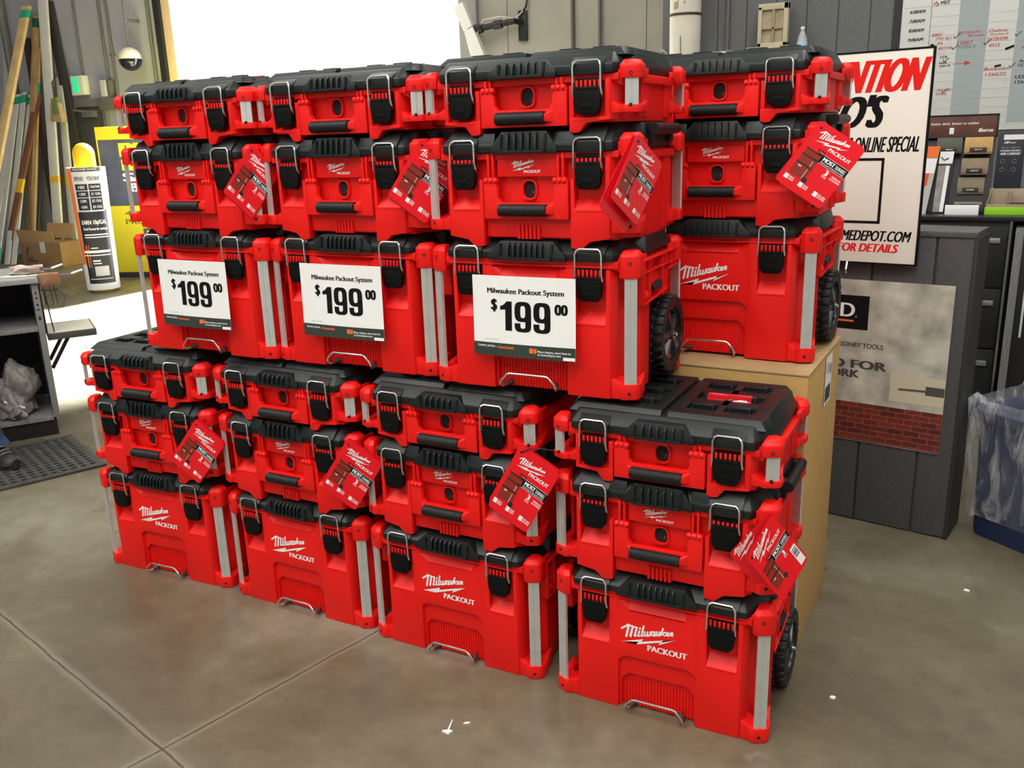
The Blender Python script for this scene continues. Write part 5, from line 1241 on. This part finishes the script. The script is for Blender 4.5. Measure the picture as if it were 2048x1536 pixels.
# bollard with its wrap-around notice
bd = thing('bollard', 'yellow-topped bollard in an orange and black printed sleeve', 'bollard', (-7.57, 4.46, 0), math.radians(52))
b = MB(); b.lathe([(0, 1.52)] + [(.105 * math.sin(math.radians(a)), 1.415 + .105 * math.cos(math.radians(a))) for a in range(15, 91, 15)] + [(.105, 1.2), (.105, 0)], 'z', 28); b.build('yellow_post', mat('safety yellow', (.85, .52, .01), .4), bd)
def sleeve_r(z): return .163 + .022 * (z / 1.28)
def wrapxf(b, lift):
    for v in b.v:
        a = v.x / .235; r = sleeve_r(v.z) + lift; v.x, v.y = r * math.sin(a), -r * math.cos(a)
def patch(name, items, m, lift, parent):
    b = MB()
    for it in items:
        if it[0] == 'b':
            _, x0, x1, z0, z1 = it; n = max(2, int(abs(x1 - x0) / .03)); k = max(1, int((z1 - z0) / .2))
            b.add([(x0 + (x1 - x0) * i / n, 0, z0 + (z1 - z0) * j / k) for j in range(k + 1) for i in range(n + 1)], [[j * (n + 1) + i, j * (n + 1) + i + 1, (j + 1) * (n + 1) + i + 1, (j + 1) * (n + 1) + i] for j in range(k) for i in range(n)])
        else:
            _, t, x0, x1, z0, z1, bo = it; b.text(t, (x0, 0, z0), (x1 - x0, 0, 0), (0, 0, z1 - z0), bo)
    wrapxf(b, lift); return b.build(name, m, parent, smooth=60)
b = MB(); b.lathe([(sleeve_r(z), z) for z in (.03, .4, .8, 1.28)] + [(sleeve_r(1.28) - .006, 1.28), (sleeve_r(.03) - .006, .03), (sleeve_r(.03), .03)], 'z', 40); sl = b.build('sleeve', mat('white vinyl sleeve', (.82, .82, .82), .35), bd)
SBK = mat('blue black vinyl', (.018, .020, .028), .3); SGY = mat('silver vinyl', (.56, .57, .58), .4); SOR = mat('orange vinyl', (.80, .20, .05), .4)
patch('dark_field', [('b', -.20, .20, .10, .86), ('b', -.20, .19, 1.24, 1.28)], SBK, .001, sl)
patch('silver_table', [('b', -.20, .17, .84, 1.235)], SGY, .0015, sl)
patch('silver_patch', [('b', -.08, .11, .18, .28)], SGY, .0015, sl)
patch('orange_edge', [('b', -.30, -.205, .30, 1.27), ('b', .20, .27, .9, 1.27), ('b', -.205, -.12, .27, .50)], SOR, .0012, sl)
patch('table_cells', [('b', x0, x1, z, z + .062) for z in (1.055, .985, .915, .855) for x0, x1 in ((-.17, -.015), (.0, .155))], SBK, .0025, sl)
tx = [('t', 'FUELPOWER SAVINGS', -.17, .13, 1.25, 1.272, .0), ('t', 'EARN 10¢/GAL', -.16, .17, .70, .755, .03), ('t', 'Fuel Rewards savings', -.15, .17, .645, .68, .03), ('b', -.15, .17, .60, .612), ('b', -.15, .17, .575, .585), ('b', -.20, .17, .42, .445), ('b', -.20, .17, .39, .40), ('b', -.09, -.0, .465, .475), ('b', -.09, .01, .33, .345), ('b', -.09, .02, .305, .315), ('b', -.17, .15, .145, .152)]
for k, (a, c) in enumerate((('100', '10¢/GAL'), ('1,000', '$1 /GAL'), ('2,000', '$2 /GAL'), ('4,000', '$4 /GAL'))):
    z = (1.055, .985, .915, .855)[k] + .016; tx += [('t', a, -.13, -.05, z, z + .03, .01), ('t', c, .02, .14, z, z + .03, .01)]
patch('sleeve_print', tx, WHT, .0035, sl)
patch('dark_heading', [('t', 'SPEND', -.17, -.05, 1.15, 1.19, .015), ('t', 'YOU SAVE', -.01, .15, 1.15, 1.19, .015)], BLKP, .0035, sl)
# yellow promotional panel
ys = thing('yellow_banner_stand', 'tall yellow and dark promotional stand behind the leftmost stack', 'banner', (-8.28, 5.2, 0), .35)
YB = mat('bright yellow print', (.88, .74, .03), .5)
b = MB(); b.box(0, 1.25, 0, .30, .05, 1.69, .004); b.build('stand_body', YB, ys)
b = MB(); b.box(-.004, 1.254, -.004, .304, 0, .06, .002); b.build('stand_base', mat('dark base', (.03, .03, .035), .5), ys)
b = MB(); b.box(.02, 1.252, -.003, .302, .82, 1.55, 0); b.build('dark_panel', mat('slate print', (.075, .085, .115), .5, noise=(6, .25)), ys)
b = MB(); b.text('BUY', (.26, -.0045, 1.36), (.62, 0, 0), (0, 0, .15), .07); b.text('IN', (.27, -.0045, 1.21), (.30, 0, 0), (0, 0, .12), .07); b.text('4,000+', (.34, -.0045, .0), (0, 0, 0), (0, 0, 0), 0) if False else None
b.build('yellow_lettering', YB, ys, smooth=0)
b = MB(); b.text('SAVE', (.26, -.0045, 1.09), (.62, 0, 0), (0, 0, .095), .07); b.text('BIG', (.30, -.0045, .975), (.45, 0, 0), (0, 0, .095), .07); b.build('white_lettering', WHT, ys, smooth=0)
b = MB(); b.text('4,000+', (.22, -.0015, .70), (.48, 0, 0), (0, 0, .06), .03); b.text('PRODUCTS', (.22, -.0015, .61), (.66, 0, 0), (0, 0, .06), .03); b.tube([(.50 + .09 * math.cos(a), -.001, .28 + .09 * math.sin(a)) for a in [2 * math.pi * k / 20 for k in range(20)]], .005, 5, closed=True); b.text('DURING', (.42, -.0015, .16), (.4, 0, 0), (0, 0, .035), .02); b.build('brown_lettering', mat('olive print', (.25, .19, .02), .5), ys, smooth=0)
b = MB(); b.box(.42, 1.1, -.003, 0, .42, .56); o = b.build('dark_tab', MATS['slate print'], ys); b = MB(); b.text('BULK', (.46, -.0045, .45), (.42, 0, 0), (0, 0, .085), .06); b.build('tab_lettering', YB, o, smooth=0)
